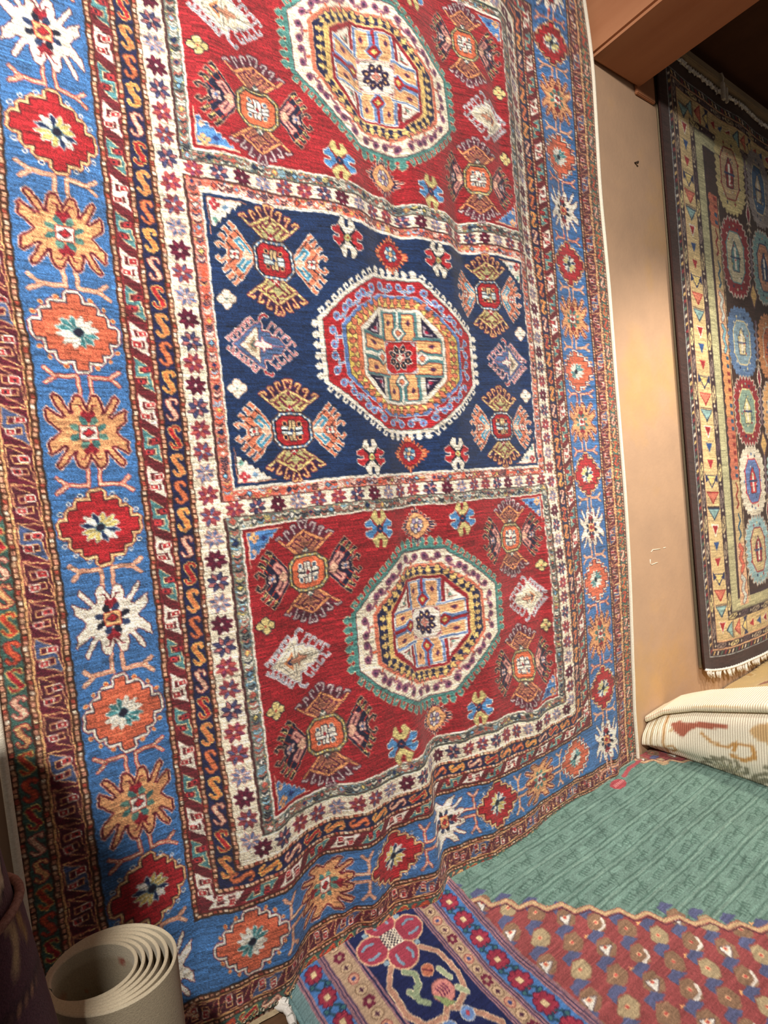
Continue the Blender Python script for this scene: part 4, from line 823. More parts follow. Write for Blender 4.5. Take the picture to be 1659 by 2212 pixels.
# ---------------------------------------------------------------- the room
PLASTER = wall_paint(); CHOC = plain('brown_painted_timber', 'a06848', 'b07a58', 6, .65, .3, .15, .003, (1, .15, 1))
DARK = plain('dark_brown_ceiling', '4a2f20', '573826', 5, .8); BOARDS = plain('worn_brown_floor', '4b3626', '6a4c34', 9, .7, .3, .3, .003, (.3, 4, 1))
structure(put('wall_back', box_mesh('wall_back', -2.4, 4.2, .02, .14, -.02, 3.2), PLASTER))
structure(put('floor', box_mesh('floor', -2.4, 4.2, -3.4, .14, -.06, 0), BOARDS))
structure(put('ceiling', box_mesh('ceiling', -2.4, 4.2, -3.4, .14, 3.2, 3.26), DARK))
def bevel_box(name, x0, x1, y0, y1, z0, z1, r):
    me = box_mesh(name, x0, x1, y0, y1, z0, z1)
    import bmesh
    bm = bmesh.new(); bm.from_mesh(me); bmesh.ops.bevel(bm, geom=bm.edges[:], offset=r, segments=2, affect='EDGES'); bm.to_mesh(me); bm.free(); return me
structure(put('beam', bevel_box('beam', 1.075, 1.43, -3.3, .018, 2.85, 3.198, .012), CHOC))
structure(put('trim_1', bevel_box('trim_1', 1.40, 1.545, .006, .0195, 2.82, 3.198, .003), CHOC))
structure(put('trim_2', bevel_box('trim_2', -2.3, 1.075, .004, .019, 3.06, 3.198, .004), CHOC))

# ---------------------------------------------------------------- the large rug on the wall
ASP, DU, FLV = 1.02738, .2, 7.99
_q = np.array(HANG, np.float64).reshape(60, 42, 3)*.0025
UN = np.r_[np.arange(-1.2, 3.1, .2), np.arange(3.2, 4.55, .1), np.arange(4.6, 9.21, .2)]
def cubic(n, t):
    """Weights of a Catmull-Rom lookup into n samples at positions t."""
    i = np.clip(np.floor(t).astype(int), 0, n-2); f = np.clip(t-i, 0, 1)
    w = np.stack([-.5*f+f*f-.5*f**3, 1-2.5*f*f+1.5*f**3, .5*f+2*f*f-1.5*f**3, -.5*f*f+.5*f**3], -1)
    k = np.clip(i[:, None]+np.arange(-1, 3), 0, n-1)
    M = np.zeros((len(t), n)); np.add.at(M, (np.arange(len(t))[:, None], k), w); return M
def hang(u, v):
    """How the cloth hangs: surveyed ripples, u across and v down in motif pitches -> metres."""
    U, V = cubic(60, np.interp(u, UN, np.arange(60))), cubic(42, (v+1.2)/.4)
    D = np.einsum('vj,ui,ijc->vuc', V, U, _q)
    X = (ASP*(u[None, :]-4)+D[..., 0])*DU; Z = (FLV-(v[:, None]-7+D[..., 1]))*DU; Y = D[..., 2]*DU
    return np.stack([X, np.minimum(Y, .011), np.maximum(Z, .004)], -1)
def sample(L, x, y, k=.16):
    """Colour of the woven design at grid points, hand-knotted wobble included."""
    X, Y = np.meshgrid(x, y)
    q = 1/k**.7; X = X+k*(.0045*np.sin(Y*23*q+np.sin(X*5*q)*2)+.003*np.sin(Y*61*q+1)); Y = Y+k*(.0045*np.sin(X*19*q+np.sin(Y*7*q)*2)+.003*np.sin(X*53*q))
    fi = np.clip((X-L.x0)*L.rx-.5, 0, L.nx-1.001); fj = np.clip((Y-L.y0)*L.ry-.5, 0, L.ny-1.001)
    i, j = fi.astype(int), fj.astype(int); a = (fi-i)[..., None]; b = (fj-j)[..., None]
    A = L.a
    return A[j, i]*(1-a)*(1-b)+A[j, i+1]*a*(1-b)+A[j+1, i]*(1-a)*b+A[j+1, i+1]*a*b
def abrash_sparkle(c, rng, rows, amp):
    """Dye lots: faint weft-wise bands of lighter and darker wool."""
    ny, nx = c.shape[:2]
    b = np.repeat(rng.normal(0, 1, (ny//rows+1, 1)), rows, 0)[:ny]
    k = rng.normal(0, 1, (ny, nx//12+1)); k = np.repeat(k, 12, 1)[:, :nx]
    f = rng.normal(0, 1, (ny, nx))  # per-knot speckle: sheen sparkle of the wool put into the colour
    return c*(1+amp*(.5*b+1.5*k+1.5*f))[..., None]

rng = np.random.default_rng(11)
loom = weave_main(96, 80)
us = [-1.0]
while us[-1] < 9.0: us.append(us[-1]+float(np.interp(us[-1], [-1, 0, 2, 4, 6, 8, 9], [1/98, 1/96, 1/76, 1/54, 1/42, 1/36, 1/36])))
us = np.array(us); us[-1] = 9.0
vs_ = np.r_[np.arange(-.98, 1.2, 1/30), np.arange(1.2, 14.98, 1/78), 14.98]
WOOL = pile('knotted_wool_pile', 420, (1, 1, 2.2), .34, .14, .6, .28, .6, .005)
rug = thing('wall_rug', 'large hanging rug with blue star border, a navy panel between two red panels', 'rug', (0, 0, 0))
co = hang(us, vs_)
put('pile', grid_mesh('pile', co, abrash_sparkle(sample(loom, us, vs_, 1.0), rng, 9, .075)), WOOL, rug)
BACK = plain('undyed_warp_backing', '8f7f66', 'a59478', 200, .9)
bu, bv = np.linspace(-1.0, 9.0, 60), np.linspace(-.98, 14.98, 90)
cb = hang(bu, bv); cb[..., 1] = np.minimum(cb[..., 1]+.006, .018)
put('backing', grid_mesh('backing', cb), BACK, rug)
SELV = plain('cream_overcast_selvedge', 'd8cdb8', 'efe8da', 160, .9, .1, .6, .004, (1, 1, 3))
for u_, n_ in ((-1.02, 'selvedge'), (9.03, 'selvedge')):
    v_ = np.linspace(-.98, 14.9, 120); p = hang(np.array([u_]), v_)[:, 0]
    put(n_, tube_mesh('selvedge', p-np.array([0, .003, 0]), .0075, 8), SELV, rug)
FRINGE = plain('off_white_cotton_fringe', 'c9c0ad', 'e9e2d2', 260, .95, .05, .6, .003, (1, 1, .2))
def tassel_mesh(name, rnd, length, r, bend=(0, 0)):
    V, Fc = [], []
    for s in range(4):                              # four loose strands below one knot
        ox, oy = rnd.uniform(-1, 1)*r*.6, rnd.uniform(-1, 1)*r*.5; n = 5
        for k in range(4):
            t = k/3; rr = r*(.55 if k == 0 else .62 if k == 1 else .5)*(1-.35*t)
            cx, cy = ox*(.3+1.6*t)+bend[0]*t*t, oy*(.3+1.4*t)+bend[1]*t*t
            for q in range(n): V.append((cx+rr*math.cos(2*PI*q/n), cy+rr*math.sin(2*PI*q/n), -length*t))
        b = s*4*n
        for k in range(3):
            for q in range(n): Fc.append((b+k*n+q, b+k*n+(q+1) % n, b+(k+1)*n+(q+1) % n, b+(k+1)*n+q))
        Fc.append(tuple(b+3*n+q for q in range(n)))
    return py_mesh(name, V, Fc, True)
rt = random.Random(3)
tms = [tassel_mesh('tassel', rt, .05, .008, (rt.uniform(-.012, .012), -.02)) for _ in range(4)]
for m_ in tms: m_.materials.append(FRINGE)
eu = np.linspace(-.95, 3.75, 62); ep = hang(eu, np.array([14.97]))[0]
for k, p in enumerate(ep):
    o = put('tassel', tms[k % 4], None, rug, (p[0], p[1]-.006, p[2]+.016)); o.rotation_euler = (rt.uniform(.95, 1.3), 0, rt.uniform(-.5, .3)); o.scale = (1, 1, rt.uniform(.7, 1.15))
kb = hang(np.linspace(-1.0, 3.8, 70), np.array([14.96, 14.99]))
kb[1] += np.array([0, -.016, -.006]); kb[1][:, 2] = np.maximum(kb[1][:, 2], .006); kb[0][:, 1] -= .004
put('kilim_end', grid_mesh('kilim_end', kb), BACK, rug)

# ---------------------------------------------------------------- the brown rug in the next bay
def weave_brown():
    rnd = np.random.default_rng(5)
    W, H = 1.70, 2.83                                # x from the left edge, y up from the bottom
    L = Loom(0, W, 0, H, 200, 270, C('3f2a26'))
    dk = C('3a2830'); be = C('d6bd8c')
    def fr(a, b, col):
        L.at(); L.rect(a, b, a*.85, H-a*.85, col); L.rect(a, W, a*.85, b*.85, col); L.rect(a, W, H-b*.85, H-a*.85, col)
    fr(.07, .076, C('a9b2b4')); fr(.076, .104, dk); fr(.104, .112, C('dcae86')); fr(.112, .148, dk); fr(.148, .155, C('dcae86'))
    fr(.155, .265, be); fr(.265, .305, dk); fr(.305, .312, C('8f8a70')); fr(.312, .375, C('b9b690')); fr(.375, .392, dk)
    def side(t, fn, pitch):                           # along the left edge, then bottom and top
        n = int(H/pitch)
        for k in range(n):
            y = (k+.5)*pitch
            if t*.85 < y < H-t*.85: L.at(t, y); fn(k, pitch)
        n = int(W/pitch)
        for k in range(n):
            x = (k+.5)*pitch
            if x > t: L.at(x, t*.85, ((0, 1), (.85, 0))); fn(k, pitch); L.at(x, H-t*.85, ((0, 1), (-.85, 0))); fn(k, pitch)
    side(.09, lambda k, p: L.poly([(-.012, -p*.45), (-.012, -p*.05), (.012, p*.45), (.012, p*.05)], [C('e8ddc8'), C('d8b878'), C('8c3038'), C('54705f')][k*7 % 4]), .034)
    def sguard(k, p):
        c = [C('bfae86'), C('8a7a74'), C('d8c890'), C('5e4a52'), C('a99a86')][k % 5]
        L.poly([(0, -p*.5), (.009, -p*.43), (0, -p*.36), (-.009, -p*.43)], C('d8cdb4'))
        L.poly([(-.014, -p*.3), (.0, -p*.34), (.014, -p*.1), (.014, p*.32), (0, p*.38), (-.014, p*.1)], c); L.line([(-.006, -p*.2), (.007, 0), (-.007, p*.1), (.006, p*.26)], .005, dk)
    side(.13, sguard, .125); side(.285, sguard, .125)
    def tri(k, p):
        j = k % 6
        c, e = [(C('a8323a'), be), (C('2f4f88'), C('c9b288')), (C('a02a30'), IVORY), (C('8fb4b4'), C('34455e')), (C('d9806a'), C('a02c30')), (C('e0c884'), C('2a2f58'))][j]
        w = .044 if j > 2 else .024
        L.poly([(-w-.008, p*.36), (w+.008, p*.36), (0, -p*.42)], e); L.poly([(-w, p*.3), (w, p*.3), (0, -p*.26)], c)
        if j == 5:
            for s in (1, -1): L.poly([(s*.052, p*.5), (s*.052, -p*.1), (s*.02, p*.1)], C('2a2f58'))
        if j == 3: L.rect(-.05, .05, p*.4, p*.46, dk)
    side(.21, tri, .078)
    # the strip of worms and combs inside the pale stripe
    for k in range(int(H/.155)):
        y = .36+k*.155; m = (k//2) % 4
        if y > H-.46: break
        L.at(.45, y)
        bg = [C('e3b894'), C('cbb286'), C('c8745a'), C('dc9a66')][m]
        L.poly([(-.05, -.078), (.045, -.078), (.045, .078), (-.05, .078)] if m < 2 else [(-.045, -.078), (.045, -.078), (.045, .078), (-.045, .078), (-.06, .05), (-.045, .026), (-.06, 0), (-.045, -.026), (-.06, -.05)], bg)
        if m == 0:
            L.line([(-.012, .06), (.018, .04), (-.012, .0), (.018, -.04), (-.005, -.062)], .026, [C('c9cfc8'), C('d8705a'), C('7fb0c0')][k % 3], (.005, C('6a2a32')))
        elif m == 1: L.line([(.0, .06), (.02, .03), (-.01, .0), (.015, -.04), (-.008, -.06)], .014, [C('2c5a78'), C('94302a')][k % 2])
        else:
            for j in range(4): L.rect(.0, .034, -.064+j*.038, -.046+j*.038, [C('2c5478'), C('8c2c2c')][(k+j//2) % 2])
        L.line([(.062, -.07), (.055, 0), (.062, .07)], .007, C('d8c098'))
    # rows of serrated medallions on the brown field
    P1 = [('cfc08c', 'c4aa88', '8f3a3c'), ('8f2f38', 'c9c0a4', '6a9498'), ('5d7aa4', '86a2b4', 'd8cca4'), ('8f2f38', '8aa598', 'd8d29c'), ('efe6d2', '6c86c0', 'c8404a'), ('9abfc8', 'd0bc90', '983a40')]
    P2 = [('9c9494', '4d6e94', 'd4c4a4'), ('7fa6a8', 'cc9478', '3a4a70'), ('c98c62', 'c07254', 'd8d0c0'), ('e6b27c', '3c6a9c', 'e8dcc0'), ('a8c8cc', '5f8fc0', 'd8a060'), ('c8b070', '8c3040', 'e8dcc0')]
    zs = [2.45, 2.03, 1.6, 1.25, .89, .535]
    for ci, xc in enumerate((.655, .99, 1.325)):
        for ri, yc in enumerate(zs):
            a, b, c = [C(h) for h in ([P1, P2, P1][ci])[(ri+(ci == 2)*2) % 6]]
            h = .2 if ri in (0, 1) else .175
            L.at(xc, yc)
            pts = []
            base = octo(.122, h*.88, .062, h*.5)
            for m, d, n, p, k in along(base, .034): pts += [m-d*p*.5, m+n*.026]
            cen = sorted(pts, key=lambda q: math.atan2(q[1], q[0]))
            L.poly(cen, a, (.007, C('c9bcb0') if ri % 2 else a))
            for k in range(16):
                t = 2*PI*k/16; L.disc(.098*math.cos(t), h*.8*math.sin(t), .009, [b, c, C('d8d0c0'), NAVY][k % 4], n=4)
            L.poly(octo(.078, h*.62, .04, h*.34), b, (.006, c))
            L.poly([(0, h*.42), (.036, h*.1), (.03, -h*.34), (-.03, -h*.34), (-.036, h*.1)], c, (.005, C('3c3048'))); L.rect(-.012, .012, -h*.3, h*.25, IVORY); L.line([(-.045, 0), (.045, 0)], .009, C('3c4a70'))
            for k in range(14):
                L.disc(rnd.uniform(-.06, .06), rnd.uniform(-h*.5, h*.5), .006, [NAVY, IVORY, RED, YELLOW][k % 4], n=4)
            L.at(xc+.1675, yc-.17)
            if (ri+ci) % 2: L.poly([(0, .06), (.038, 0), (0, -.06), (-.038, 0)], C('e0b878'), (.012, C('5a4048')))
            else:
                L.line([(0, .11), (0, -.11)], .01, C('cfc0a8'))
                for k in range(6): L.line([(-.022, -.09+k*.036), (0, -.075+k*.036), (.022, -.09+k*.036)], .008, C('cfc0a8'))
                L.poly([(0, .05), (.02, 0), (0, -.05), (-.02, 0)], C('8c3040'), (.006, IVORY))
            L.at(xc+.1675, yc+.03); L.rect(-.014, .014, -.1, .1, C('6a5868')); L.line([(-.01, -.08), (.01, -.03), (-.01, .03), (.01, .08)], .007, C('a89aa0'))
    return L
bl = weave_brown()
bx = np.linspace(0, 1.70, 400); by = np.linspace(0, 2.83, 700)
Xb, Yb = np.meshgrid(bx, by)
zb = .177+.08*np.exp(-Xb/.22); zt = 3.078-.022*np.clip(Xb/1.2, 0, 1.4)
Xw = 1.562+Xb+.012*(1-Yb/2.83)
rug2 = thing('wall_rug', 'brown hanging rug with rows of small serrated medallions, right of the plaster strip', 'rug')
wave = .006*np.sin(Xb*9+Yb*1.3)+.004*np.sin(Xb*17-Yb)
cob = np.stack([Xw, -.004+wave*.7-.005*np.cos(Yb), zb+(zt-zb)*Yb/2.83], -1)
put('pile', grid_mesh('pile', cob, abrash_sparkle(sample(bl, bx, by), rng, 7, .05)), pile('short_wool_pile', 380, (1, 1, 2), .3, .12, .8, .15, .5, .004), rug2)
cb2 = cob[::20, ::20].copy(); cb2[..., 1] = .014
put('backing', grid_mesh('backing', cb2), BACK, rug2)
e = cob[:, 0]; put('selvedge', tube_mesh('selvedge', e[::20]-np.array([.003, 0, 0]), .005, 6), plain('dark_brown_selvedge', '33211f', '46302c', 200, .9), rug2)
WHITE = plain('white_cotton_fringe', 'dcdad4', 'f4f2ee', 260, .95, .05, .5, .003)
t2 = [tassel_mesh('tassel', rt, .045, .007, (rt.uniform(-.008, .008), -.004)) for _ in range(4)]
for m_ in t2: m_.materials.append(WHITE)
for k in range(70):
    i = int(4+k*395/70)
    p = cob[0, i]; o = put('tassel', t2[k % 4], None, rug2, (p[0], p[1]-.004, p[2]+.004)); o.rotation_euler = (rt.uniform(-.1, .15), rt.uniform(-.45, .45), 0); o.scale = (1, 1, rt.uniform(.7, 1.1))
    p = cob[-1, i]; o = put('tassel', t2[(k+1) % 4], None, rug2, (p[0], p[1]-.008, p[2]+.012)); o.rotation_euler = (rt.uniform(-.2, .1), rt.uniform(-.7, .7), 0); o.scale = (.9, .9, rt.uniform(.5, .8))
for row, dz in ((0, -.002), (-1, .004)):
    put('fringe_band', tube_mesh('fringe_band', cob[row, ::10]+np.array([0, -.005, dz]), .006, 6), WHITE, rug2)
RAILM = plain('grey_weathered_batten', '7d6a54', '9a8970', 12, .8, .2, .3, .003, (.2, 2, 2))
rail = put('hanging_rail', bevel_box('hanging_rail', 1.60, 3.30, -.028, .019, 3.092, 3.13, .004), RAILM)
tag(rail, 'weathered wooden batten along the top of the brown rug', 'rail')
clip = thing('hanging_clip', 'small pale metal clip holding the brown rug under the batten', 'clip', (2.12, -.02, 3.03))
CLIPM = plain('brushed_pale_metal', 'b9b2a6', 'd0cabf', 60, .4, .5, .1, .001)
put('jaw', bevel_box('jaw', -.012, .012, -.022, -.008, -.035, .05, .003), CLIPM, clip)
put('jaw', bevel_box('jaw', .016, .03, -.026, -.012, -.045, .03, .003), CLIPM, clip)
put('hook', tube_mesh('hook', [(0, -.012, .045), (0, -.02, .07), (0, -.014, .095), (0, 0, .1)], .004, 6), CLIPM, clip)

# ---------------------------------------------------------------- the rug on the floor
def weave_floor():
    rnd = np.random.default_rng(9)
    L = Loom(-.54, 1.95, -.06, 1.12, 390, 360, C('6c8a82'))   # x along the wall, y away from it
    gd, gl = C('4e6a62'), C('7c988f')
    for k in range(18):                                # laid lines and twigs of the green field
        y = -.02+k*.071
        f = lambda x: y+.006*math.sin(x*3+k*.4)
        xs = np.linspace(-.05, 1.95, 24)
        L.at().line([(x, f(x)) for x in xs], .0042, gd); L.line([(x, f(x)+.009) for x in xs], .0036, gl); L.line([(x, f(x)+.016) for x in xs], .0042, gd)
        for j in range(13):
            x = .02+j*.155+(k % 2)*.03
            L.line([(x+.045, f(x)+.016), (x+.015, f(x)+.071)], .0036, gd)
            for q in range(2):
                X = x-.045+q*.068; Y = f(X)+.03
                L.line([(X-.022, Y+.012), (X+.028, Y+.004)], .004, gd)
                for t in range(5): L.line([(X-.022+t*.011, Y+.010-.002*t), (X-.017+t*.011, Y+.028-.002*t)], .004, gd)
                if q: L.line([(X-.028, Y+.0), (X-.018, Y+.012), (X-.03, Y+.02)], .004, gd)
    # red boteh ground beyond the zigzag, two spandrels
    def spand(poly, zz, out):
        L.at().poly(poly, C('8f4a4c'))
        rows = 22
        for r in range(rows):
            for c in range(28):
                x, y = -.02+c*.083+(r % 2)*.0415, -.05+r*.06
                if not inside(poly, x, y): continue
                L.at(x, y, ((.75, .68), (-.68, .75)), k=1.15); t = (r*2+c) % 4
                b = C('8a6e5a') if t != 1 else C('a8987a'); bl = C('565c80')
                L.poly([(-.026, .0), (-.012, -.016), (.014, -.014), (.024, .004), (.006, .02), (-.014, .018)], b, (.003, C('8c6a58')))
                L.poly([(.004, -.018), (.022, -.034), (.042, -.02), (.038, .004), (.026, -.004), (.02, -.014)], bl)
                if t == 0: L.line([(-.02, .006), (-.004, .018), (.012, .014)], .006, C('ddd8d0'))
                if t == 2: L.poly([(-.022, .004), (.0, -.012), (.008, .012)], C('d8d8d2'), (.003, C('6a5a60')))
                L.poly([(0, .006), (.006, 0), (0, -.006), (-.006, 0)], C('e0b08c')); L.disc(-.0, .0, .0035, C('b8504c'), n=5)
                if t == 3: L.at(x+.036, y+.012).line([(-.005, 0), (.005, 0)], .004, PEACH).line([(0, -.005), (0, .005)], .004, PEACH)
        L.at().line(zz, .0095, C('c2a682'), (.003, C('a06a5e'))); L.line([(x+out[0], y+out[1]) for x, y in zz], .0035, C('54303c'))
    def inside(p, x, y):
        r = False
        for (xa, ya), (xb, yb) in zip(p, p[1:]+p[:1]):
            if (ya > y) != (yb > y) and x < xa+(y-ya)*(xb-xa)/(yb-ya): r = not r
        return r
    def zig(a, b, n, h):
        a, b = np.array(a), np.array(b); d = (b-a)/n; nn = np.array([-d[1], d[0]])/np.hypot(*d)*h
        return [tuple(a+d*k+(nn if k % 2 else 0)) for k in range(n+1)]
    z1 = zig((-.02, .06), (.93, 1.14), 40, .02)
    spand([(-.05, .05)]+z1+[(-.05, 1.2)], z1, (-.008, .008))
    z2 = zig((1.0, -.01), (1.9, .93), 38, .02)
    spand([(1.0, -.06)]+z2+[(1.95, .9), (1.95, -.06)], z2, (.006, -.007))
    L.at().line([(1.0, .01), (.93, .012), (.86, .03)], .016, C('a8525a')); L.disc(.80, .045, .04, C('a34a52'), n=9, ry=.026)
    for k in range(7): L.line([(.775+k*.009, .05), (.78+k*.009, .038)], .004, C('d09a98'))
    # side border: guard, beige vine, navy flowers, beige vine, guard
    def bar(a, b, col): L.at().rect(a, b, -.06, 1.12, col)
    bar(-.54, -.508, C('6f8c90')); bar(-.508, .004, C('8c6a74'))
    for x0 in (-.508, -.441, -.365, -.151, -.098, -.018): bar(x0, x0+.014, C('9c747e')); bar(x0+.003, x0+.006, C('2a2c50')); bar(x0+.011, x0+.014, C('2a2c50'))
    bar(-.496, -.444, C('4a78b4')); bar(-.082, -.020, C('4a78b4')); bar(-.424, -.367, C('b39a82')); bar(-.134, -.100, C('b39a82'))
    for gx, w in ((-.469, .022), (-.051, .026)):
        for k in range(16):
            y = -.03+k*.074+(.02 if gx > -.2 else .05)
            L.at(gx, y)
            for i in range(8): L.disc(w*.72*math.cos(i*PI/4), w*.86*math.sin(i*PI/4), w*.3, C('96364a'), (.002, C('5c1c38')), n=6)
            L.disc(0, 0, w*.72, C('96364a')); L.rect(-.007, .007, -.008, .008, C('d8c49a'), (.003, C('8c4a50')))
            L.at(gx, y+.037)
            for s in (1, -1):
                L.line([(s*.004, -.012), (s*.016, -.002), (s*.006, .012)], .006, C('2c4a5c')); L.disc(s*.018, .008*s, .006, C('3f6a70'), (.002, NAVY), n=6)
    for gx in (-.396, -.117):
        for k in range(34):
            y = -.05+k*.036; L.at(gx, y); t = k % 4
            if t == 2:
                for i in range(6): L.disc(.011*math.cos(i*PI/3), .012*math.sin(i*PI/3), .0065, C('6c2a40'), n=6)
            elif t == 0:
                L.disc(0, 0, .013, C('cf9a84'), (.003, C('8c4a4c')), n=8); L.disc(0, 0, .006, C('3c4a80'), n=6)
            else:
                L.disc(0, 0, .014, C('c4ab8e'), (.0025, C('7a6250')), n=8); L.line([(-.005, 0), (.005, 0)], .004, C('4a2c40')); L.line([(0, -.005), (0, .005)], .004, C('4a2c40'))
    L.at().rect(-.349, -.153, -.06, 1.12, C('222a54'))
    for k in range(4):                                  # big four-petalled blossoms joined by a lattice
        y = .06+k*.42; cx = -.258
        for s in (1, -1):
            q = [(cx+s*.05, y+.07), (cx+s*.082, y+.11), (cx+s*.088, y+.19), (cx+s*.07, y+.235), (cx+s*.02, y+.25), (cx, y+.235)]
            L.at().line(q, .012, C('b58a78'), (.0035, C('e0c8a8')))
            L.line([(cx+s*.02, y+.25), (cx+s*.06, y+.30), (cx+s*.086, y+.34), (cx+s*.05, y+.39)], .012, C('b58a78'), (.0035, C('e0c8a8')))
        L.at(cx, y)
        for i in range(4):
            a = i*PI/2+PI/4*0+.0
            px, py = .058*math.cos(a), .058*math.sin(a)*1.02
            L.disc(px, py, .041, C('9c4052'), (.006, C('d8b090')), n=16)
        for i in range(4):
            a = i*PI/2; px, py = math.cos(a), math.sin(a)
            L.disc(.058*px, .058*py, .038, C('9c4052'), n=16)
            for s in (1, -1):
                L.line([(px*.05-py*s*.018, py*.05+px*s*.018), (px*.07-py*s*.022, py*.07+px*s*.022), (px*.082-py*s*.016, py*.082+px*s*.016)], .008, C('7f9cb4'))
        L.poly([(-.026, -.026), (.026, -.026), (.026, .026), (-.026, .026)], C('e6dcc8'))
        for i in range(9):
            for j in range(9):
                if (i+j) % 2: L.rect(-.025+i*.0056, -.0205+i*.0056, -.025+j*.0056, -.0205+j*.0056, C('2a2438'))
        for sx in (1, -1):
            for sy in (1, -1): L.disc(sx*.052, sy*.052, .009, C('8ca6b8'), n=5)
        L.at(cx, y)
        L.line([(-.03, .10), (-.012, .12), (-.02, .15), (-.045, .165), (-.05, .15)], .012, C('8c9c80'), (.003, C('d8d4b0'))); L.line([(-.03, .15), (-.045, .18), (-.03, .2)], .014, C('8c9c80'))
        L.disc(.022, .135, .017, C('b8705a'), (.003, C('e0b090')), n=9); L.line([(.012, .125), (.032, .145)], .004, C('6a2c3c'))
        L.disc(.02, .2, .03, C('cf8a84'), (.003, C('8c5a58')), n=12); L.poly([(-.012, .19), (.0, .235), (.03, .24), (.01, .215)], C('8c9c6c'))
        for t in range(4): L.line([(.006+t*.008, .185), (.01+t*.008, .2), (.006+t*.008, .212)], .0035, C('6a3050'))
        L.line([(.05, .15), (.06, .185)], .012, C('a8b494'), (.002, C('dcd8b8'))); L.line([(.056, .215), (.072, .24)], .012, C('a8b494'), (.002, C('dcd8b8')))
        L.disc(.03, .275, .018, C('6f90c8'), (.004, C('d8d8d4')), n=8); L.disc(.03, .275, .007, C('c05060'), n=4)
        L.disc(-.03, .275, .018, C('6f90c8'), (.004, C('d8d8d4')), n=8); L.disc(-.03, .275, .007, C('c05060'), n=4)
    return L
fl = weave_floor()
fx = np.r_[np.arange(-.535, .35, .0027), np.arange(.35, 1.95, .0036)]; fy = np.r_[np.arange(-.012, .75, .003), np.arange(.75, 1.11, .006)]
XF, YF = np.meshgrid(fx, fy)
lean = -.045*np.clip(YF/.3, 0, 1)*np.exp(-((XF+.05)/.16)**2)
zf = .032+.004*np.sin(XF*6+YF*4)*np.clip(YF*5, 0, 1)+.0025*np.sin(XF*15-YF*9)*np.clip(YF*5, 0, 1)
zf = zf-.026*np.exp(-(XF+.535)/.03)
cof = np.stack([XF+lean, -YF, zf], -1)[::-1]
FLAT = pile('flat_worn_wool', 600, (1, 1, 1), .22, .1, .82, .12, .5, .002)
frug = thing('floor_rug', 'green floor rug with red corners and a navy flowered border, under the largest wall rug', 'rug')
put('pile', grid_mesh('pile', cof, abrash_sparkle(sample(fl, fx, fy), rng, 5, .032)[::-1]), FLAT, frug)
cu = cof[::14, ::20].copy(); cu[..., 2] = np.maximum(cu[..., 2]-.012, .001)
put('underside', grid_mesh('underside', cu[::-1]), BACK, frug)
put('selvedge', tube_mesh('selvedge', [(-.538, -y, .008) for y in np.linspace(0, 1.1, 20)], .006, 6), plain('blue_green_selvedge', '54747a', '7a989a', 200, .9), frug)
t3 = [tassel_mesh('tassel', rt, .075, .013, (rt.uniform(-.01, .01), -.01)) for _ in range(2)]
for m_ in t3: m_.materials.append(WHITE)
for k, (x, y, rz) in enumerate(((-.555, -.055, .5), (-.56, -.075, .2), (-.552, -.035, .7), (-.565, -.1, .05))):
    o = put('tassel', t3[k % 2], None, frug, (x+.004, y, .02)); o.rotation_euler = (1.35, 0, rz-.2)
pad = put('carpet_pad', bevel_box('carpet_pad', -.5, 1.9, -1.05, -.0, .0005, .017, .004), plain('brown_felt_pad', '4a3d30', '5e4f3e', 120, .95))
tag(pad, 'thin brown felt pad under the green floor rug', 'pad')

# ---------------------------------------------------------------- cream rug folded up beside the wall
def weave_cream():
    L = Loom(0, 1.0, 0, .62, 300, 300, C('f7efda'))      # x along the fold, y round the bulge
    tan, sage, ochre, rose = C('c9a070'), C('9a9680'), C('cf9f62'), C('b8705c')
    for x in (.012, .03, .052): L.rect(x, x+.006, 0, .62, C('b8a078'))
    L.rect(.075, .082, 0, .62, tan)
    L.line([(.1, .08), (.12, .1), (.11, .13), (.09, .12)], .01, tan); L.line([(.1, .2), (.13, .21), (.12, .24)], .01, tan)
    L.poly([(.1, .235), (.135, .25), (.16, .235), (.21, .25), (.25, .25), (.3, .255), (.32, .24), (.26, .225), (.2, .22), (.17, .2), (.15, .17), (.12, .19)], rose)
    L.line([(.22, .2), (.26, .165), (.31, .16), (.34, .185)], .011, ochre); L.line([(.32, .13), (.36, .12), (.4, .14), (.39, .18), (.34, .18), (.33, .15)], .014, ochre)
    for cx, cy, k in ((.3, .06, 1), (.52, .075, 1.2), (.78, .06, 1.1)):   # leafy scrolls in grey-green
        for a in np.linspace(.1, 3.0, 8):
            L.line([(cx+.02*math.cos(a)*k, cy-.03+.02*math.sin(a)*k), (cx+.075*math.cos(a)*k, cy-.03+.075*math.sin(a)*k), (cx+.1*math.cos(a+.3)*k, cy-.03+.085*math.sin(a+.3)*k)], .014, sage)
            L.line([(cx+.03*math.cos(a)*k, cy-.03+.03*math.sin(a)*k), (cx+.06*math.cos(a)*k, cy-.03+.06*math.sin(a)*k)], .006, C('d8cfb0'))
        L.line([(cx-.13*k, cy-.05), (cx-.08*k, cy-.02), (cx-.05*k, cy-.04)], .018, sage)
    L.disc(.47, .235, .085, C('dcb988'), n=16, ry=.04); L.line([(.62, .2), (.66, .17), (.64, .13), (.7, .12), (.72, .16), (.68, .2)], .016, ochre); L.line([(.56, .16), (.6, .14), (.61, .11)], .014, ochre)
    L.line([(.66, .1), (.72, .09), (.75, .05)], .016, ochre); L.disc(.86, .2, .06, ochre, n=12, ry=.03); L.line([(.8, .15), (.86, .13), (.9, .16)], .016, rose)
    return L
cl = weave_cream()
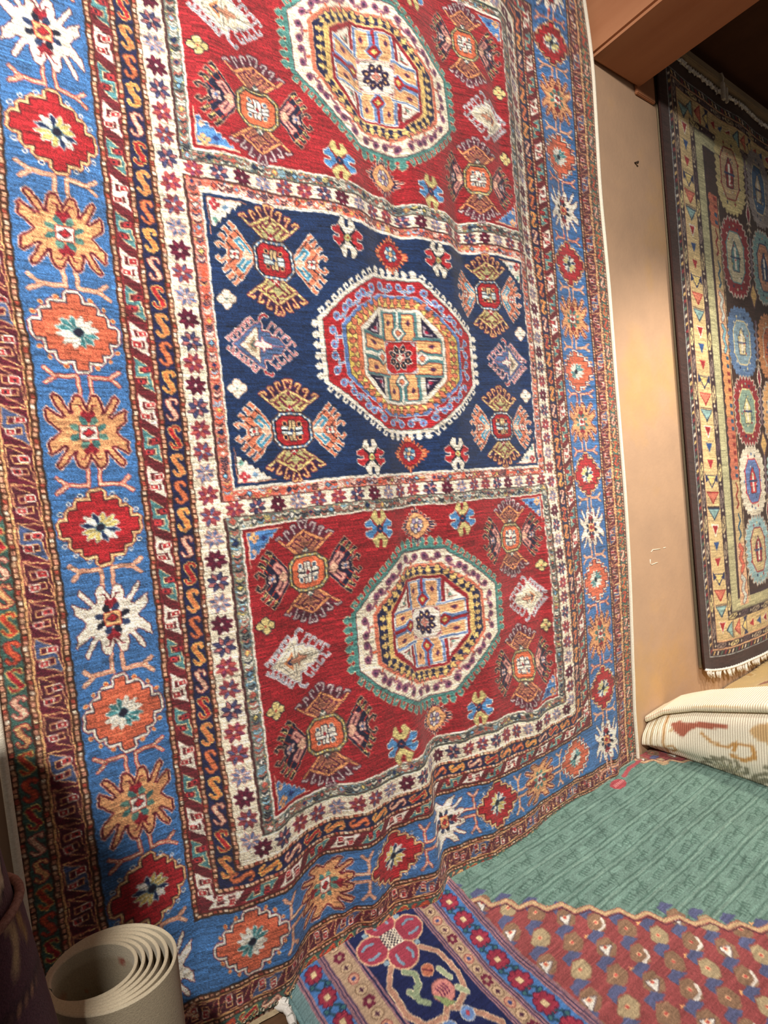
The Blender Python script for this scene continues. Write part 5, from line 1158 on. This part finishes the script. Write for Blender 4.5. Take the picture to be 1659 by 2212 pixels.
def rib(name, sc):
    m = pile(name, 300, (1, 1, 1), .12, .1, .85, .1, .2, .002)
    N, L = m.node_tree.nodes, m.node_tree.links
    t = N.new('ShaderNodeTexCoord'); w = N.new('ShaderNodeTexWave'); w.bands_direction = 'Y'; w.inputs['Scale'].default_value = sc; w.inputs['Distortion'].default_value = .4
    L.new(t.outputs['Object'], w.inputs['Vector'])
    k = next(n for n in N if n.bl_idname == 'ShaderNodeBump'); L.new(w.outputs['Fac'], k.inputs['Height']); k.inputs['Strength'].default_value = .5; k.inputs['Distance'].default_value = .004
    return m
RIB = rib('ribbed_cream_rug_back', 38)
fold = thing('folded_rug', 'cream rug folded thickly over itself, scrollwork back showing, right of the blue bordered wall rug', 'rug')
ys = np.linspace(.012, -.86, 170); Z0 = .034
def lipline(y): return np.interp(-y, [-.02, .0, .03, .08, .17, .42, .9], [1.105, 1.11, 1.125, 1.135, 1.14, 1.14, 1.15]), np.interp(-y, [-.02, .0, .05, .17, .42, .9], [.15, .162, .198, .244, .312, .37])
rows = []
for y in ys:
    lx, lz = lipline(y); e_ = np.interp(-y, [-.02, .02, .12, .5], [1, .8, .3, 0])
    bx0 = 1.15-.01*e_; bulge = .03+.045*e_
    s = np.linspace(0, 1, 60)
    prof = np.array([[bx0+.10, Z0+.0015], [bx0, Z0], [bx0-bulge*.62, Z0+.03], [bx0-bulge, Z0+.3*(lz-Z0)], [bx0-bulge*.9, Z0+.58*(lz-Z0)], [lx-.012, lz-.03], [lx+.03, lz-.006], [lx+.14, lz+.0]])
    d = np.r_[0, np.cumsum(np.hypot(*np.diff(prof, axis=0).T))]; d /= d[-1]
    k = cubic(len(prof), np.interp(s, d, np.arange(len(prof))))@prof
    rows.append(np.c_[k[:, 0], np.full(60, y), k[:, 1]])
cc = np.array(rows)
arc = np.r_[0, np.cumsum(np.hypot(*np.diff(cc[100][:, [0, 2]], axis=0).T))]
pc = sample(cl, .012-ys, np.clip(arc-.09, .001, .61)).transpose(1, 0, 2)
put('back', grid_mesh('back', cc, pc), RIB, fold)
# the end of the fold against the wall: closed by a cap
cap = cc[0]; put('fold_end', py_mesh('fold_end', [tuple(p) for p in cap]+[(1.22, .012, .1)], [(i+1, i, 60) for i in range(59)]), SELV, fold)
# the upper layer turned over, with a thick soft lip
lip = []
for y in ys:
    lx, lz = lipline(y); a = np.linspace(-PI*.75, PI*.5, 14)
    th = .013+.006*np.clip(-y*2, 0, 1)
    ring = [(lx+.004+th*(1-math.cos(t))*0-th*math.cos(t)*.9+th*.2, lz+th*.75+th*math.sin(t)) for t in a]
    rise = np.interp(-y, [-.02, 0, .1, .18, .37, .9], [.01, .012, .02, .022, .03, .04])
    ring += [(lx+.07, lz+th*1.7+rise*.45), (lx+.15, lz+th*1.6+rise*.8)]
    lip.append([(x, y, z) for x, z in ring])
lip = np.array(lip)
lc = np.empty(lip.shape); lc[:] = C('f3e8cc')
sg = weave_cream()
for j in range(9, 16): lc[:, j] = .62*C('f3e8cc')+.38*sg.a[np.clip(((-ys+.02)*300).astype(int)*0+20+6*j, 0, sg.ny-1), np.clip(((-ys+.25)*280).astype(int), 0, sg.nx-1)]
put('turned_edge', grid_mesh('turned_edge', lip, lc), RIB, fold)
# gold pile showing behind the lip
def weave_gold():
    L = Loom(0, 1.5, 0, .9, 200, 200, C('d8b878'))
    rnd = np.random.default_rng(2)
    for k in range(46):
        x, y = rnd.uniform(0, 1.5), rnd.uniform(0, .9); w = rnd.uniform(.03, .09)
        L.at(x, y, ((math.cos(k), math.sin(k)), (-math.sin(k), math.cos(k))))
        L.poly([(-w*1.4, 0), (-w*.5, w*.5), (w*.3, w*.3), (w*1.3, w*.1), (w*.4, -w*.4), (-w*.6, -w*.35)], [C('b08440'), C('9c5a34'), C('c9a05a'), C('8f7440'), C('ead8a8')][k % 5], (.008, C('e8cf98')))
    return L
gl = weave_gold()
gx = np.linspace(0, 1.3, 160); gy = np.linspace(0, .87, 110)
GX, GY = np.meshgrid(gx, gy)
r0 = np.interp(GY-.012, [-.02, 0, .1, .18, .37, .9], [.20, .212, .245, .27, .325, .385])-.006
r1 = np.interp(GY, [0, .1, .3, .6, .9], [.105, .13, .205, .31, .37])
r0 = r0-np.interp(GY, [0, .2, .4, .6], [.125, .09, .035, .0])
Gz = r0+(r1-r0)*np.clip(GX/.75, 0, 1)+.004*np.sin(GX*14+GY*5)*np.clip(GX*4, 0, 1)
cog = np.stack([1.26+GX, .012-GY, Gz], -1)[::-1]
put('pile', grid_mesh('pile', cog, sample(gl, gx, gy)[::-1]), pile('gold_wool_pile', 300, (1, 1, 1), .25, .2, .7), fold)

# ---------------------------------------------------------------- rolled rugs at the left
def weave_stain():
    L = Loom(0, 1.0, 0, .6, 240, 240, C('ada28c')); rnd = np.random.default_rng(4)
    for k in range(150):
        L.disc(rnd.uniform(0, 1), rnd.uniform(0, .58), rnd.uniform(.003, .012), [C('a8745c'), C('b08c74'), C('8f4a3c'), C('aaa08c'), C('c9bfa8')][k % 5], n=6)
    for k in range(7): L.line([(k*.15+.03, .1), (k*.15+.05, .16), (k*.15+.03, .22), (k*.15+.06, .3)], .007, C('a86a54'))
    L.rect(0, 1, .565, .6, C('bdb4a0'))
    return L
st_ = weave_stain()
roll = thing('rolled_rug', 'pale rug rolled loosely and standing on end, its open spiral upwards', 'rug', (-.905, -.33, 0))
CREAMBACK = pile('pale_woven_back', 500, (1, 1, 1), .15, .08, .75, .25, .4, .002)
T = np.linspace(0, 1, 520); turns = 6.1
ang = -.2-T*turns*2*PI
rr = 1-.40*T**.9
ex = np.array([-.707, .707]); ey = np.array([.707, .707]); sh = np.array([-.80, .30])
ctr = (1-rr)[:, None]*sh*.095
pt = ctr+rr[:, None]*(np.cos(ang)[:, None]*ex*.1+np.sin(ang)[:, None]*ey*.08)
HT = .532
def sheet(name, pts2, off, z0, z1, nz, flip, col=None):
    d = np.gradient(pts2, axis=0); n = np.c_[-d[:, 1], d[:, 0]]; n /= np.hypot(*n.T)[:, None]
    p = pts2+n*off; z = np.linspace(z0, z1, nz)
    c = np.stack([np.tile(p[:, 0], (nz, 1)), np.tile(p[:, 1], (nz, 1)), np.tile(z[:, None], (1, len(p)))], -1)
    return (c[:, ::-1] if flip else c), p
outer, po = sheet('s', pt, .0026, .0, HT, 90, False)
inner, pi_ = sheet('s', pt, -.0026, .0, HT, 24, True)
lenp = np.r_[0, np.cumsum(np.hypot(*np.diff(pt, axis=0).T))]
colo = sample(st_, np.clip(lenp % .98, .01, .98), np.linspace(.01, .59, 90))
put('outer_face', grid_mesh('outer_face', outer, colo), CREAMBACK, roll)
ci = np.empty(inner.shape); ci[:] = C('9c907a'); put('inner_face', grid_mesh('inner_face', inner, ci), CREAMBACK, roll)
rim = np.array([[(p[0], p[1], HT), (m[0], m[1], HT+.004), (q[0], q[1], HT)] for p, m, q in zip(po, pt, pi_)])
cr = np.empty(rim.shape); cr[:] = C('b8ad96'); put('rim', grid_mesh('rim', rim, cr), CREAMBACK, roll)

def weave_dark(kind):
    L = Loom(0, .8, 0, 1.2, 330, 330, C('513642')); rnd = np.random.default_rng(6+kind)
    if kind:
        L.at().rect(0, .8, 0, 1.2, C('5a4048'))
        for k in range(12):
            y = .05+k*.1
            for j in range(10):
                x = .04+j*.08+(k % 2)*.04
                L.at(x, y)
                L.poly([(0, .036), (.03, 0), (0, -.036), (-.03, 0)], [C('d0bea0'), C('944048'), C('3c3a54'), C('dccbae')][(k+j*3) % 4], (.006, C('1f1a24')))
                for q in range(6): L.rect(*(lambda a, b: (a, a+.006, b, b+.006))(rnd.uniform(-.04, .03), rnd.uniform(-.045, .04)), [C('cfc3a8'), C('1f1a22'), C('8a4038')][q % 3])
    else:
        for k in range(9):
            y = .05+k*.13; L.at().rect(0, .8, y, y+.012, C('3a2830'))
            for j in range(62): L.at(.006+j*.013, y+.006).rect(-.003, .003, -.004, .004, C('d6c4a8') if k % 2 == 0 else C('a88268'))
            for j in range(7):
                L.at(.05+j*.115+(k % 2)*.05, y+.07)
                if (j+k) % 3 == 0:
                    for i in range(5): L.disc(.018*math.cos(i*1.257), .02*math.sin(i*1.257), .013, C('9a3440'), n=6)
                    L.disc(0, 0, .007, C('b89a80'), n=6)
                elif (j+k) % 3 == 1: L.line([(-.014, -.03), (0, 0), (-.012, .03)], .012, C('a08a6c')); L.line([(.02, -.02), (.012, .02)], .01, C('93764c'))
                else: L.poly([(0, .03), (.022, 0), (0, -.03), (-.022, 0)], C('34406a'), (.005, C('a8947e')))
    return L
DARKP = pile('dark_tribal_pile', 420, (1, 1, 1), .3, .1, .85, .1, .5, .003)
lean = thing('rolled_rug', 'dark patterned rug rolled tightly and leaning beside the pale standing roll', 'rug', (0, 0, 0))
A0, A1 = Vector((-1.015, -.545, .0)), Vector((-1.17, -.485, 1.22)); ax = (A1-A0).normalized(); AL = (A1-A0).length
e1 = ax.cross(Vector((0, 1, 0))).normalized(); e2 = ax.cross(e1)
def wrap(name, r, t0, t1, a0, a1, L, na=110, nt=90, taper=0.0, mat=None, drop=0.0):
    a = np.linspace(a0, a1, na); t = np.linspace(t0, t1, nt); out = np.empty((nt, na, 3))
    for j, tt in enumerate(t):
        for i, aa in enumerate(a):
            q = r+taper*(aa-a0)/(a1-a0)
            s = tt-drop*(aa-a0)/(a1-a0)*(tt-t0)/(t1-t0)
            v = A0+ax*s+e1*(q*math.cos(aa))+e2*(q*math.sin(aa)*.9); out[j, i] = (v.x, v.y, max(v.z, .002))
    c = sample(L, np.linspace(.01, .79, na), np.linspace(.01, min(1.19, t1-t0), nt))
    return put(name, grid_mesh(name, out, c), mat or DARKP, lean), out
d0, d1 = weave_dark(0), weave_dark(1)
wrap('inner_roll', .112, .4, AL, 0, 2*PI, d1)
_, sl = wrap('outer_layer', .1155, .0, .79, 0, 2*PI+.5, d0, 130, 100, .006)
edge = sl[-1]; put('piped_edge', tube_mesh('piped_edge', edge[::3], .005, 8), plain('mauve_brown_piping', '6a4a44', '8c6a60', 260, .9, .1, .5, .003), lean)
put('top_cap', py_mesh('top_cap', [tuple(A1+e1*(.112*math.cos(k*PI/12))+e2*(.1*math.sin(k*PI/12))) for k in range(24)], [tuple(range(24))]), BACK, lean)
for k in range(3):
    wrap('lower_layer', .137+.006*k, .0, .47-.035*k, -1.2, 1.9, d0, 50, 30)
tall = thing('rolled_rug', 'unseen brown rolled rug added at the far left to shade the lower left corner', 'rug', (-1.26, -.93, 0))  # out-of-frame roll, added to cast shadow over the lower left
aa = np.linspace(0, 2*PI*3.2, 150); rr3 = .14-.011*aa/(2*PI)
tz = np.linspace(0.0, 1.62, 30)
tc = np.stack([np.tile(rr3*np.cos(aa), (30, 1)), np.tile(rr3*np.sin(aa), (30, 1)), np.tile(tz[:, None], (1, 150))], -1)
put('outer_face', grid_mesh('outer_face', tc, sample(d0, np.abs((aa*.13) % 1.5-.75)+.01, np.linspace(.02, 1.18, 30))), DARKP, tall)
rm = np.array([[((r+.004)*math.cos(t), (r+.004)*math.sin(t), 1.62), (r*math.cos(t), r*math.sin(t), 1.625), ((r-.005)*math.cos(t), (r-.005)*math.sin(t), 1.62)] for r, t in zip(rr3, aa)])
put('rim', grid_mesh('rim', rm), BACK, tall)
IRON = plain('rusted_iron', '2c211a', '40301f', 200, .7, .3, 0)
nail = put('nail', tube_mesh('nail', [(1.362, .021, 2.52), (1.362, .012, 2.518), (1.362, .006, 2.515)], [.004, .004, .006], 8), IRON)
tag(nail, 'small dark nail high in the bare plaster strip', 'nail')
CHALK = plain('chalk_white', 'e2d2bc', 'efe2d0', 200, .95, .05, 0)
scr = thing('chalk_mark', 'faint pale scratched strokes low on the bare plaster strip', 'mark', (1.3, .0195, .84))
for pts in ([(-.045, 0, .008), (-.03, 0, .016), (-.005, 0, .014), (.03, 0, .012)], [(.055, 0, .012), (.075, 0, .012)], [(-.055, 0, -.022), (-.058, 0, -.04), (-.048, 0, -.046), (-.015, 0, -.044), (.0, 0, -.044)]):
    put('stroke', tube_mesh('stroke', pts, .0018, 6), CHALK, scr)
cable = put('cable', tube_mesh('cable', [(-1.092+.006*math.sin(z*5), .014, z) for z in np.linspace(.02, 1.6, 24)], .003, 8), plain('white_plastic_cable', 'd8d8d4', 'ececea', 40, .4, .4, 0))
tag(cable, 'thin white cable running up the plaster beside the wall rug', 'cable')
